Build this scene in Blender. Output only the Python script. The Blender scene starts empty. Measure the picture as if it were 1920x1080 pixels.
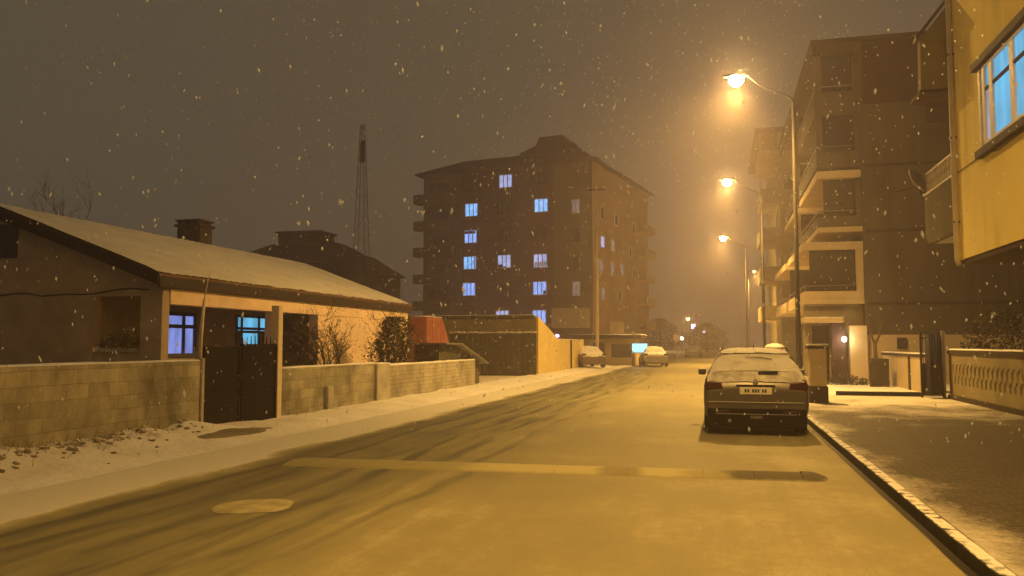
import bpy, bmesh, math, random
from mathutils import Vector, Matrix
R = math.radians
random.seed(7)
S = bpy.context.scene
COL = S.collection

# ------------------------------------------------------------------ camera
cd = bpy.data.cameras.new('camera'); cam = bpy.data.objects.new('camera', cd); COL.objects.link(cam)
cd.sensor_width = 36.0; cd.lens = 36 * 1550 / 1920.0
cd.clip_start = 0.05; cd.clip_end = 3000
cam.location = (0, 0, 1.6)
cam.rotation_euler = (R(90) + math.atan(105 / 1550.0), 0, R(13.95))
S.camera = cam

# ------------------------------------------------------------------ night sky, exposure
w = bpy.data.worlds.new("World"); S.world = w; w.use_nodes = True
nt = w.node_tree; bg = nt.nodes['Background']
tc = nt.nodes.new('ShaderNodeTexCoord'); sp = nt.nodes.new('ShaderNodeSeparateXYZ')
rp = nt.nodes.new('ShaderNodeValToRGB')          # town glow on low snow clouds: a touch brighter near the horizon
nt.links.new(tc.outputs['Generated'], sp.inputs[0]); nt.links.new(sp.outputs['Z'], rp.inputs[0])
rp.color_ramp.elements[0].color = (0.102, 0.079, 0.046, 1); rp.color_ramp.elements[0].position = 0.0
rp.color_ramp.elements[1].color = (0.090, 0.070, 0.042, 1); rp.color_ramp.elements[1].position = 0.7
nt.links.new(rp.outputs[0], bg.inputs['Color']); bg.inputs['Strength'].default_value = 1.0
S.view_settings.view_transform = 'Standard'; S.view_settings.look = 'None'
S.view_settings.exposure = 0.0; S.view_settings.gamma = 1.0
S.render.engine = 'CYCLES'
S.cycles.use_denoising = True
S.cycles.max_bounces = 5; S.cycles.diffuse_bounces = 3; S.cycles.glossy_bounces = 2
S.cycles.volume_bounces = 1; S.cycles.transparent_max_bounces = 8
S.cycles.sample_clamp_indirect = 4.0

SODIUM = (1.0, 0.54, 0.115)
LAMP_W = 7700.0
HAZE_DENSITY = 0.0042

# ------------------------------------------------------------------ material helpers
def newmat(name):
    m = bpy.data.materials.new(name); m.use_nodes = True
    t = m.node_tree; b = t.nodes['Principled BSDF']
    return m, t, b
def N(t, typ, **kw):
    n = t.nodes.new(typ)
    for k, v in kw.items(): setattr(n, k, v)
    return n
def pos(t):
    return N(t, 'ShaderNodeNewGeometry')
def noise(t, vec, scale, detail=4, rough=0.55):
    n = N(t, 'ShaderNodeTexNoise'); n.inputs['Scale'].default_value = scale
    n.inputs['Detail'].default_value = detail; n.inputs['Roughness'].default_value = rough
    if vec is not None: t.links.new(vec, n.inputs['Vector'])
    return n.outputs['Fac']
def ramp(t, fac, stops):
    r = N(t, 'ShaderNodeValToRGB'); t.links.new(fac, r.inputs[0])
    e = r.color_ramp.elements
    while len(e) < len(stops): e.new(0.5)
    for i, (p, c) in enumerate(stops):
        e[i].position = p; e[i].color = (c[0], c[1], c[2], 1) if not isinstance(c, (int, float)) else (c, c, c, 1)
    return r.outputs[0]
def mixc(t, fac, a, b, mode='MIX'):
    m = N(t, 'ShaderNodeMix', data_type='RGBA', blend_type=mode)
    if isinstance(fac, (int, float)): m.inputs[0].default_value = fac
    else: t.links.new(fac, m.inputs[0])
    for s, v in ((6, a), (7, b)):
        if isinstance(v, tuple): m.inputs[s].default_value = (*v[:3], 1)
        else: t.links.new(v, m.inputs[s])
    return m.outputs[2]
def math_(t, op, a, b=0.0, c=None):
    m = N(t, 'ShaderNodeMath', operation=op)
    for i, v in enumerate((a, b, c)):
        if v is None: continue
        if isinstance(v, (int, float)): m.inputs[i].default_value = v
        else: t.links.new(v, m.inputs[i])
    return m.outputs[0]
def bump(t, b, h, strength=0.3, dist=0.02):
    n = N(t, 'ShaderNodeBump'); n.inputs['Strength'].default_value = strength; n.inputs['Distance'].default_value = dist
    t.links.new(h, n.inputs['Height']); t.links.new(n.outputs[0], b.inputs['Normal'])
def scl(t, vec, s):
    m = N(t, 'ShaderNodeVectorMath', operation='MULTIPLY'); t.links.new(vec, m.inputs[0]); m.inputs[1].default_value = s
    return m.outputs[0]
SNOW = (0.80, 0.80, 0.82)

def plain(name, c, rough=0.7, var=0.25, scale=3.0, metal=0.0, bmp=0.15, bscale=None, snow=0.0, spec=0.3):
    """one base colour broken by noise; snow = how much lies on upward faces"""
    m, t, b = newmat(name); g = pos(t); P = g.outputs['Position']
    n1 = noise(t, P, scale, 6, 0.65)
    d = tuple(x * (1 - var) for x in c); u = tuple(min(1, x * (1 + var)) for x in c)
    colr = ramp(t, n1, [(0.3, d), (0.7, u)])
    b.inputs['Roughness'].default_value = rough; b.inputs['Metallic'].default_value = metal
    b.inputs['Specular IOR Level'].default_value = spec
    if snow > 0:
        sx = N(t, 'ShaderNodeSeparateXYZ'); t.links.new(g.outputs['Normal'], sx.inputs[0])
        n2 = noise(t, P, 9, 4)
        k = math_(t, 'ADD', sx.outputs['Z'], math_(t, 'MULTIPLY', math_(t, 'SUBTRACT', n2, 0.5), 0.7))
        k = ramp(t, k, [(1.0 - snow, 0.0), (min(1, 1.12 - snow), 1.0)])
        colr = mixc(t, k, colr, SNOW)
        rr = ramp(t, k, [(0, rough), (1, 0.85)]); t.links.new(rr, b.inputs['Roughness'])
        if metal: 
            mm = ramp(t, k, [(0, metal), (1, 0)]); t.links.new(mm, b.inputs['Metallic'])
    t.links.new(colr, b.inputs['Base Color'])
    if bmp: bump(t, b, noise(t, P, bscale or scale * 8, 4), bmp, 0.02)
    return m
def emis(name, c, strength, bars=0):
    m, t, b = newmat(name)
    b.inputs['Base Color'].default_value = (0.03, 0.03, 0.03, 1)
    b.inputs['Emission Strength'].default_value = strength; b.inputs['Roughness'].default_value = 0.9; b.inputs['Specular IOR Level'].default_value = 0.0
    if bars:
        g = pos(t); n = noise(t, scl(t, g.outputs['Position'], (1, 1, 0.35)), bars, 2)
        t.links.new(ramp(t, n, [(0.3, tuple(x * 0.55 for x in c)), (0.65, c)]), b.inputs['Emission Color'])
    else: b.inputs['Emission Color'].default_value = (*c, 1)
    return m
def masonry(name, c1, c2, mortar, axis, bw=0.4, bh=0.2, msize=0.012, stain=0.5, scale=1.0):
    m, t, b = newmat(name); g = pos(t); P = g.outputs['Position']
    s = N(t, 'ShaderNodeSeparateXYZ'); t.links.new(P, s.inputs[0])
    cb = N(t, 'ShaderNodeCombineXYZ')
    t.links.new(s.outputs['Y' if axis == 'Y' else 'X'], cb.inputs[0]); t.links.new(s.outputs['Y' if axis == 'Z' else 'Z'], cb.inputs[1])
    wob = N(t, 'ShaderNodeVectorMath', operation='ADD'); t.links.new(cb.outputs[0], wob.inputs[0])
    nz = N(t, 'ShaderNodeTexNoise'); nz.inputs['Scale'].default_value = 1.6; t.links.new(P, nz.inputs['Vector'])
    t.links.new(scl(t, nz.outputs['Color'], (0.05, 0.05, 0)), wob.inputs[1])
    br = N(t, 'ShaderNodeTexBrick'); t.links.new(wob.outputs[0], br.inputs['Vector'])
    br.inputs['Scale'].default_value = scale
    br.inputs['Brick Width'].default_value = bw; br.inputs['Row Height'].default_value = bh
    br.inputs['Mortar Size'].default_value = msize; br.inputs['Mortar Smooth'].default_value = 0.4
    br.inputs['Color1'].default_value = (*c1, 1); br.inputs['Color2'].default_value = (*c2, 1); br.inputs['Mortar'].default_value = (*mortar, 1)
    n1 = noise(t, scl(t, P, (1, 1, 0.6)), 1.3, 7, 0.7)
    dirt = ramp(t, n1, [(0.35, 1.0 - stain), (0.65, 1.1)])
    cc = mixc(t, 1.0, br.outputs['Color'], dirt, 'MULTIPLY')
    t.links.new(cc, b.inputs['Base Color']); b.inputs['Roughness'].default_value = 0.9
    h = math_(t, 'SUBTRACT', math_(t, 'MULTIPLY', noise(t, P, 22, 4), 0.6), br.outputs['Fac'])
    bump(t, b, h, 0.6, 0.02)
    return m

M = {}
M['snow'] = plain('snow', (0.74, 0.74, 0.76), 0.85, 0.10, 1.2, bmp=0.5, bscale=6)
M['slush'] = plain('slush', (0.32, 0.295, 0.175), 0.85, 0.35, 5, bmp=0.6, bscale=20)
M['snow_dirty'] = plain('snow_dirty', (0.55, 0.53, 0.5), 0.85, 0.35, 2.5, bmp=0.8, bscale=9)
M['block_wall'] = masonry('block_wall', (0.30, 0.28, 0.21), (0.43, 0.40, 0.30), (0.29, 0.27, 0.21), 'Y', 0.42, 0.21, 0.008, 0.6)
M['block_wall_end'] = masonry('block_wall_end', (0.36, 0.33, 0.26), (0.42, 0.39, 0.31), (0.30, 0.28, 0.22), 'Y', 0.36, 0.12, 0.012, 0.5)
M['concrete'] = plain('concrete', (0.36, 0.34, 0.3), 0.9, 0.3, 2.0, bmp=0.4)
M['gate_metal'] = plain('gate_metal', (0.008, 0.006, 0.009), 0.8, 0.4, 4, metal=0.0, bmp=0.1, spec=.08)
M['gate_metal_light'] = plain('gate_metal_light', (0.015, 0.012, 0.014), 0.8, 0.35, 4, metal=0.0, bmp=0.1, spec=.08)
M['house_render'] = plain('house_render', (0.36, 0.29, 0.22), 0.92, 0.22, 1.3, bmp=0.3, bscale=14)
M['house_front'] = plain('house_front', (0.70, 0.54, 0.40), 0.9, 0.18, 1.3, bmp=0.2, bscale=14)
M['fascia'] = plain('fascia', (0.022, 0.013, 0.013), 0.7, 0.3, 3)
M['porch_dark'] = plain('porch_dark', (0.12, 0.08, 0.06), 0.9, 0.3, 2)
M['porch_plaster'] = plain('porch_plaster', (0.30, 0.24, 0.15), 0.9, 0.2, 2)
M['roof_tile'] = plain('roof_tile', (0.14, 0.08, 0.05), 0.85, 0.3, 3)
M['chimney'] = masonry('chimney', (0.05, 0.03, 0.025), (0.06, 0.035, 0.03), (0.05, 0.04, 0.035), 'X', 0.22, 0.08, 0.01, 0.4)
M['dark_window'] = plain('dark_window', (0.012, 0.010, 0.014), 0.15, 0.2, 3, bmp=0, spec=0.5)
M['frame_dark'] = plain('frame_dark', (0.05, 0.05, 0.06), 0.5, 0.2, 5)
M['frame_white'] = plain('frame_white', (0.62, 0.58, 0.5), 0.5, 0.1, 5, bmp=0.05)
M['glow_blue'] = emis('glow_blue', (0.26, 0.34, 0.86), 0.95, 3.0)
M['glow_cyan'] = emis('glow_cyan', (0.16, 0.60, 0.95), 1.0, 2.0)
M['curtain_blue'] = emis('curtain_blue', (0.24, 0.43, 1.0), 1.6, 5.0)
M['curtain_sky'] = emis('curtain_sky', (0.20, 0.50, 1.0), 1.8, 5.0)
M['curtain_grey'] = emis('curtain_grey', (0.30, 0.30, 0.42), 0.8, 5.0)
M['curtain_pale'] = emis('curtain_pale', (0.42, 0.50, 0.90), 1.3, 5.0)
M['curtain_lilac'] = emis('curtain_lilac', (0.52, 0.50, 0.62), 0.9, 4.0)
M['red_sheet'] = plain('red_sheet', (0.26, 0.085, 0.055), 0.6, 0.25, 2.5, bmp=0.25, bscale=5)
M['tin'] = plain('tin', (0.16, 0.15, 0.13), 0.55, 0.35, 3, metal=0.3, bmp=0.3, snow=0.02)
M['fence_dark'] = plain('fence_dark', (0.055, 0.052, 0.03), 0.9, 0.4, 2.2, bmp=0.6, bscale=8)
M['olive_plaster'] = plain('olive_plaster', (0.20, 0.17, 0.10), 0.9, 0.25, 0.8, bmp=0.2)
M['yellow_plaster'] = plain('yellow_plaster', (0.52, 0.42, 0.16), 0.9, 0.15, 1.2, bmp=0.2)
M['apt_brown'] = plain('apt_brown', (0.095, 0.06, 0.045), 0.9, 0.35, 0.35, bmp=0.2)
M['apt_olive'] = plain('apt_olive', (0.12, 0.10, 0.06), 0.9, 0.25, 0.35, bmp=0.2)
M['apt_dark'] = plain('apt_dark', (0.03, 0.026, 0.018), 0.9, 0.3, 0.5)
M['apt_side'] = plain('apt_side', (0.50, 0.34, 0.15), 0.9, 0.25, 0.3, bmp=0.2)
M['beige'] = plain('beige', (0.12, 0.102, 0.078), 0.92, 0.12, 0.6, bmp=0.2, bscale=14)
M['beige_band'] = plain('beige_band', (0.035, 0.026, 0.02), 0.9, 0.2, 1)
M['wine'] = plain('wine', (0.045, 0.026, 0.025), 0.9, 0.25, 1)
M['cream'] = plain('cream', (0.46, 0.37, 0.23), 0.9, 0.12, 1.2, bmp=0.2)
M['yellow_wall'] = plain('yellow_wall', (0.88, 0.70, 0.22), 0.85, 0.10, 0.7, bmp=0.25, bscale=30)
def streaky(name, c, dark):
    m, t, b = newmat(name); P = pos(t).outputs['Position']
    n1 = noise(t, scl(t, P, (2.2, 2.2, 0.18)), 1.6, 6, .7); n2 = noise(t, P, .6, 5, .6)
    k = math_(t, 'ADD', math_(t, 'MULTIPLY', n1, .6), math_(t, 'MULTIPLY', n2, .4))
    t.links.new(ramp(t, k, [(.36, dark), (.54, c)]), b.inputs['Base Color']); b.inputs['Roughness'].default_value = .9; b.inputs['Specular IOR Level'].default_value = .15
    bump(t, b, noise(t, P, 45, 5, .7), .5, .01); return m
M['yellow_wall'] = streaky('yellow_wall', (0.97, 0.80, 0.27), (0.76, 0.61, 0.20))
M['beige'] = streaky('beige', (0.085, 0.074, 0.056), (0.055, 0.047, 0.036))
M['iron'] = plain('iron', (0.016, 0.014, 0.015), 0.5, 0.3, 5, metal=0.4, bmp=0)
M['lamp_metal'] = plain('lamp_metal', (0.028, 0.026, 0.024), 0.85, 0.2, 4, bmp=0.05)
M['galv'] = plain('galv', (0.15, 0.14, 0.13), 0.5, 0.2, 4, metal=0.4, bmp=0.05)
M['pipe'] = plain('pipe', (0.62, 0.52, 0.36), 0.6, 0.1, 4, bmp=0.05)
M['bark'] = plain('bark', (0.075, 0.055, 0.04), 0.9, 0.3, 8, snow=0.12)
M['leaf_dark'] = plain('leaf_dark', (0.045, 0.042, 0.022), 0.8, 0.5, 3, bmp=0, snow=0.06)
M['leaf_dry'] = plain('leaf_dry', (0.16, 0.13, 0.06), 0.85, 0.5, 3, bmp=0, snow=0.1)
M['leaf_twig'] = plain('leaf_twig', (0.13, 0.10, 0.05), 0.9, 0.5, 3, bmp=0)
M['stone'] = plain('stone', (0.24, 0.20, 0.14), 0.9, 0.5, 9, bmp=0.6, snow=0.12)
M['tyre'] = plain('tyre', (0.012, 0.012, 0.012), 0.9, 0.3, 8)
M['rim'] = plain('rim', (0.25, 0.25, 0.26), 0.4, 0.2, 5, metal=0.7, bmp=0)
M['rubber_black'] = plain('rubber_black', (0.085, 0.075, 0.05), 0.8, 0.4, 3, bmp=0.3)
M['rubber_yellow'] = plain('rubber_yellow', (0.44, 0.41, 0.24), 0.8, 0.4, 3, bmp=0.3)
M['rubber_slush'] = plain('rubber_slush', (0.27, 0.25, 0.145), 0.85, 0.45, 3, bmp=0.4)

# ------------------------------------------------------------------ mesh helpers
class MB:
    def __init__(s): s.v = []; s.f = []
    def quad(s, *p):
        i = len(s.v); s.v += [tuple(q) for q in p]; s.f.append(tuple(range(i, i + len(p)))); return s
    def box(s, x0, x1, y0, y1, z0, z1):
        i = len(s.v)
        s.v += [(x0, y0, z0), (x1, y0, z0), (x1, y1, z0), (x0, y1, z0), (x0, y0, z1), (x1, y0, z1), (x1, y1, z1), (x0, y1, z1)]
        s.f += [tuple(i + k for k in q) for q in ((3, 2, 1, 0), (4, 5, 6, 7), (0, 1, 5, 4), (1, 2, 6, 5), (2, 3, 7, 6), (3, 0, 4, 7))]
        return s
    def prism(s, poly, axis, a, b):
        """extrude a 2-D outline along an axis ('X': (y,z), 'Y': (x,z), 'Z': (x,y))"""
        n = len(poly); i = len(s.v)
        def put(p, k): return {'X': (k, p[0], p[1]), 'Y': (p[0], k, p[1]), 'Z': (p[0], p[1], k)}[axis]
        s.v += [put(p, a) for p in poly] + [put(p, b) for p in poly]
        s.f.append(tuple(range(i, i + n))); s.f.append(tuple(range(i + 2 * n - 1, i + n - 1, -1)))
        for k in range(n):
            s.f.append((i + k, i + n + k, i + n + (k + 1) % n, i + (k + 1) % n))
        return s
    def tube(s, pts, r, n=8, cap=True):
        pts = [Vector(p) for p in pts]; rs = r if isinstance(r, (list, tuple)) else [r] * len(pts)
        i0 = len(s.v)
        for k, p in enumerate(pts):
            d = (pts[min(k + 1, len(pts) - 1)] - pts[max(k - 1, 0)]).normalized()
            a = d.orthogonal().normalized() if k == 0 else (a - d * a.dot(d)).normalized()
            bb = d.cross(a)
            for j in range(n):
                t = 2 * math.pi * j / n
                s.v.append(tuple(p + (a * math.cos(t) + bb * math.sin(t)) * rs[k]))
        for k in range(len(pts) - 1):
            for j in range(n):
                s.f.append((i0 + k * n + j, i0 + k * n + (j + 1) % n, i0 + (k + 1) * n + (j + 1) % n, i0 + (k + 1) * n + j))
        if cap:
            s.f.append(tuple(i0 + j for j in range(n - 1, -1, -1))); e = i0 + (len(pts) - 1) * n
            s.f.append(tuple(e + j for j in range(n)))
        return s
    def lathe(s, prof, c=(0, 0, 0), axis='Z', n=20):
        pts = []
        i0 = len(s.v)
        for (r, h) in prof:
            for j in range(n):
                t = 2 * math.pi * j / n; a, b = r * math.cos(t), r * math.sin(t)
                q = (a, b, h) if axis == 'Z' else ((h, a, b) if axis == 'X' else (b, h, a))
                s.v.append((c[0] + q[0], c[1] + q[1], c[2] + q[2]))
        for k in range(len(prof) - 1):
            for j in range(n):
                s.f.append((i0 + k * n + j, i0 + k * n + (j + 1) % n, i0 + (k + 1) * n + (j + 1) % n, i0 + (k + 1) * n + j))
        s.f.append(tuple(i0 + j for j in range(n - 1, -1, -1))); e = i0 + (len(prof) - 1) * n
        s.f.append(tuple(e + j for j in range(n)))
        return s
    def leaf(s, c, size, rng):
        d = Vector((rng.gauss(0, 1), rng.gauss(0, 1), rng.gauss(0, 1))).normalized(); o = d.orthogonal().normalized()
        q = d.cross(o); c = Vector(c)
        return s.quad(c - o * size, c + q * size * 0.6, c + o * size, c - q * size * 0.6)
    def build(s, name, m, parent=None, smooth=False, bevel=0.0, sub=0):
        me = bpy.data.meshes.new(name); me.from_pydata(s.v, [], s.f); me.update()
        bm = bmesh.new(); bm.from_mesh(me); bmesh.ops.recalc_face_normals(bm, faces=bm.faces); bm.to_mesh(me); bm.free()
        o = bpy.data.objects.new(name, me); COL.objects.link(o)
        me.materials.append(M[m] if isinstance(m, str) else m)
        if smooth:
            for p in me.polygons: p.use_smooth = True
        if sub:
            k = o.modifiers.new('sub', 'SUBSURF'); k.levels = sub; k.render_levels = sub
        if bevel:
            k = o.modifiers.new('bevel', 'BEVEL'); k.width = bevel; k.segments = 2; k.limit_method = 'ANGLE'; k.angle_limit = R(40)
        if parent: o.parent = parent
        return o
def B(*a): return MB().box(*a)
def tag(o, label=None, cat=None, group=None, kind=None):
    if label: o['label'] = label
    if cat: o['category'] = cat
    if group: o['group'] = group
    if kind: o['kind'] = kind
    return o
def thing(name, label, cat, loc=(0, 0, 0), rz=0.0, group=None):
    o = bpy.data.objects.new(name, None); COL.objects.link(o); o.empty_display_size = 0.2
    o.location = loc; o.rotation_euler = (0, 0, rz)
    return tag(o, label, cat, group)
def copy_tree(o, parent=None):
    c = o.copy(); COL.objects.link(c)
    if parent: c.parent = parent
    for ch in list(o.children): copy_tree(ch, c)
    return c

# ------------------------------------------------------------------ ground, road, pavements
def grid(name, m, x0, x1, y0, y1, nx, ny, zf, **k):
    b = MB(); 
    for j in range(ny + 1):
        for i in range(nx + 1):
            x = x0 + (x1 - x0) * i / nx; y = y0 + (y1 - y0) * j / ny
            b.v.append((x, y, zf(x, y)))
    for j in range(ny):
        for i in range(nx):
            a = j * (nx + 1) + i; b.f.append((a, a + 1, a + nx + 2, a + nx + 1))
    return tag(b.build(name, m, smooth=True), kind='structure')
from mathutils import noise as mn
def nz(x, y, s=1.0, z=0.0): return mn.noise(Vector((x * s, y * s, z)))

KX = 1.72       # kerb line on the right
LX = -7.35      # left edge of the carriageway

def road_material():
    m, t, b = newmat('road_slush'); g = pos(t); P = g.outputs['Position']
    s = N(t, 'ShaderNodeSeparateXYZ'); t.links.new(P, s.inputs[0]); X, Y = s.outputs['X'], s.outputs['Y']
    wob = math_(t, 'MULTIPLY', math_(t, 'SUBTRACT', noise(t, scl(t, P, (0.0, 0.12, 0)), 1.0, 2), 0.5), 1.0)
    wob2 = math_(t, 'MULTIPLY', math_(t, 'SUBTRACT', noise(t, scl(t, P, (0.25, 0.17, 0)), 1.0, 3), 0.5), 1.5)
    edge = math_(t, 'MULTIPLY', math_(t, 'SUBTRACT', noise(t, scl(t, P, (0.6, 0.35, 0)), 1.5, 5, .65), 0.5), 0.8)
    xw = math_(t, 'ADD', math_(t, 'ADD', X, wob), edge)
    u = math_(t, 'DIVIDE', math_(t, 'ADD', xw, 8.0), 10.0)
    lane = ramp(t, u, [(0.00, 1.3), (0.165, 1.2), (0.215, 0.22), (0.26, 0.30), (0.33, 0.34), (0.40, 0.36),
                       (0.47, 0.56), (0.56, 0.60), (0.66, 0.60), (0.80, 0.66), (0.90, 0.74), (0.98, 0.62)])
    left = ramp(t, u, [(0.40, 1.0), (0.58, 0.22)])
    tr = math_(t, 'DIVIDE', math_(t, 'ADD', math_(t, 'ADD', X, wob2), 8.0), 10.0)
    st = []
    for c in (-5.85, -5.35, -4.75, -4.25, -3.7, -3.2):
        q = (c + 8) / 10; st += [(q - .0105, 0.0), (q - .004, 1.0), (q + .004, 1.0), (q + .0105, 0.0)]
    lines = ramp(t, tr, st)
    broken = ramp(t, noise(t, scl(t, P, (1.2, 0.3, 0)), 1.3, 4), [(0.35, 0.05), (0.62, 1.0)])
    lines = math_(t, 'MULTIPLY', lines, broken)
    streak = noise(t, scl(t, P, (2.4, 0.16, 0)), 1.6, 5, 0.6)
    streak2 = noise(t, scl(t, P, (8.0, 0.4, 0)), 1.5, 4, 0.6)
    blot = noise(t, scl(t, P, (0.5, 0.4, 0)), 1.2, 6, 0.62)
    def add(k, n, amp, m=None):
        v = math_(t, 'MULTIPLY', math_(t, 'SUBTRACT', n, 0.5), amp)
        if m is not None: v = math_(t, 'MULTIPLY', v, m)
        return math_(t, 'ADD', k, v)
    k = add(lane, streak, 0.9, left); k = add(k, streak2, 0.4, left); k = add(k, blot, 0.75)
    k = add(k, noise(t, P, 7, 5, 0.7), 0.28); k = add(k, noise(t, P, 45, 4, 0.75), 0.42)
    k = math_(t, 'SUBTRACT', k, math_(t, 'MULTIPLY', lines, 0.38))
    colr = ramp(t, k, [(0.0, (0.10, 0.095, 0.058)), (0.3, (0.175, 0.165, 0.095)), (0.65, (0.275, 0.25, 0.14)), (0.9, (0.44, 0.41, 0.27)), (1.0, (0.62, 0.61, 0.56))])
    t.links.new(colr, b.inputs['Base Color'])
    t.links.new(ramp(t, k, [(0.1, 0.42), (0.7, 0.75)]), b.inputs['Roughness'])
    b.inputs['Specular IOR Level'].default_value = 0.3
    bump(t, b, math_(t, 'ADD', k, math_(t, 'MULTIPLY', noise(t, P, 70, 3), 0.4)), 0.45, 0.02)
    return m
M['road'] = road_material()
def paving_material():
    m, t, b = newmat('paving_brick'); g = pos(t); P = g.outputs['Position']
    mp = N(t, 'ShaderNodeMapping'); mp.inputs['Rotation'].default_value = (0, 0, R(0)); t.links.new(P, mp.inputs[0])
    br = N(t, 'ShaderNodeTexBrick'); t.links.new(mp.outputs[0], br.inputs['Vector'])
    br.inputs['Scale'].default_value = 1.0; br.inputs['Brick Width'].default_value = 0.22; br.inputs['Row Height'].default_value = 0.11
    br.inputs['Mortar Size'].default_value = 0.007; br.inputs['Mortar Smooth'].default_value = 0.3
    br.inputs['Color1'].default_value = (0.026, 0.021, 0.016, 1); br.inputs['Color2'].default_value = (0.05, 0.039, 0.03, 1)
    br.inputs['Mortar'].default_value = (0.11, 0.095, 0.078, 1)
    s = N(t, 'ShaderNodeSeparateXYZ'); t.links.new(P, s.inputs[0])
    n1 = noise(t, scl(t, P, (1, 0.7, 1)), 0.8, 6, 0.65)
    far = math_(t, 'MULTIPLY', math_(t, 'SUBTRACT', s.outputs['Y'], 14.5), 0.10)       # the snow lies thicker further along
    edge = math_(t, 'MULTIPLY', math_(t, 'SUBTRACT', 2.55, s.outputs['X']), 0.9)       # and along the kerb
    k = math_(t, 'ADD', math_(t, 'SUBTRACT', math_(t, 'MAXIMUM', far, edge), 0.32), math_(t, 'MULTIPLY', math_(t, 'SUBTRACT', n1, 0.5), 1.7))
    k = math_(t, 'ADD', k, math_(t, 'MULTIPLY', math_(t, 'SUBTRACT', noise(t, P, 16, 5, 0.7), 0.5), 0.7))
    kk = ramp(t, k, [(0.0, 0.0), (0.6, 1.0)])
    cc = mixc(t, kk, br.outputs['Color'], (0.58, 0.56, 0.52))
    t.links.new(cc, b.inputs['Base Color'])
    b.inputs['Roughness'].default_value = 0.75
    bump(t, b, math_(t, 'SUBTRACT', math_(t, 'MULTIPLY', noise(t, P, 30, 4), 0.5), br.outputs['Fac']), 0.5, 0.01)
    return m
M['paving'] = paving_material()

grid('ground', 'snow', -700, 700, -200, 900, 2, 2, lambda x, y: -0.06)
grid('road', 'road', LX - 0.6, KX, -25, 420, 4, 4, lambda x, y: 0.0)
def verge_z(x, y):
    e = min(1, max(0, (LX + 0.15 - x) / 0.7)); e = e * e * (3 - 2 * e)
    z = -0.012 + e * 0.07
    wb = math.exp(-((x + 8.75) / 0.55) ** 2)
    near = 1 / (1 + math.exp((y - 13.2) * 1.6))
    z += wb * (0.03 + 0.17 * near) * (1 + 0.8 * nz(x, y, 1.3))
    z += e * (0.035 * nz(x, y, 0.9, 3) + 0.02 * nz(x, y, 3.1, 5))
    if x < -9.2: z = 0.03 + 0.05 * nz(x, y, 0.5)
    return z
def verge_mat():
    m, t, b = newmat('verge_snow'); P = pos(t).outputs['Position']; s_ = N(t, 'ShaderNodeSeparateXYZ'); t.links.new(P, s_.inputs[0])
    near = math_(t, 'MULTIPLY', math_(t, 'SUBTRACT', -8.05, s_.outputs['X']), .75)
    far = math_(t, 'MULTIPLY', math_(t, 'SUBTRACT', 13.0, s_.outputs['Y']), .10)
    k = math_(t, 'ADD', math_(t, 'MINIMUM', near, math_(t, 'ADD', far, .15)), math_(t, 'MULTIPLY', math_(t, 'SUBTRACT', noise(t, P, 3.2, 7, .72), .5), 2.4))
    n2 = noise(t, P, 1.1, 5, .6)
    sn = ramp(t, n2, [(.3, (.62, .61, .60)), (.7, (.78, .78, .79))])
    dirt = ramp(t, noise(t, P, 14, 5, .7), [(.3, (.10, .08, .05)), (.7, (.26, .21, .14))])
    t.links.new(mixc(t, ramp(t, k, [(.32, 0.0), (.72, .85)]), sn, dirt), b.inputs['Base Color']); b.inputs['Roughness'].default_value = .9; b.inputs['Specular IOR Level'].default_value = .2
    h = math_(t, 'ADD', noise(t, P, 5, 6, .65), math_(t, 'MULTIPLY', k, .25)); bump(t, b, h, .8, .05); return m
M['verge_snow'] = verge_mat()
grid('left_pavement', 'verge_snow', -9.3, LX + 0.3, -6, 62, 24, 280, verge_z)
grid('yard', 'snow_dirty', -60, -9.3, -6, 130, 20, 40, lambda x, y: 0.03 + 0.05 * nz(x, y, 0.5))
PZ = 0.12
grid('right_pavement', 'paving', KX + 0.12, 6.15, -8, 25.6, 6, 40, lambda x, y: PZ)
grid('driveway', 'snow', KX + 0.12, 30, 25.6, 75, 30, 60, lambda x, y: PZ + 0.004 + 0.015 * nz(x, y, 0.7))
k = MB(); rng = random.Random(3)
y = -8.0
while y < 110:
    k.box(KX, KX + 0.12, y, y + 0.999, -0.05, PZ + rng.uniform(-0.002, 0.006)); y += 1.0
M['kerb_stone'] = plain('kerb_stone', (0.02, 0.017, 0.015), 0.8, 0.35, 4, bmp=0.4, snow=0.12)
tag(k.build('kerb', 'kerb_stone', bevel=0.012), kind='structure')
# meltwater in the gutter: bare wet asphalt strip
M['wet'] = plain('wet_asphalt', (0.014, 0.012, 0.01), 0.6, 0.3, 6, bmp=0.2)
g = MB(); ys = [-8 + i * 0.5 for i in range(50)]
for a, b2 in zip(ys, ys[1:]):
    g.quad((KX - 0.07 - 0.03 * nz(0, a, 1.1), a, 0.004), (KX - 0.001, a, 0.004), (KX - 0.001, b2, 0.004), (KX - 0.07 - 0.03 * nz(0, b2, 1.1), b2, 0.004))
tag(g.build('gutter', 'wet'), kind='structure')
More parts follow.
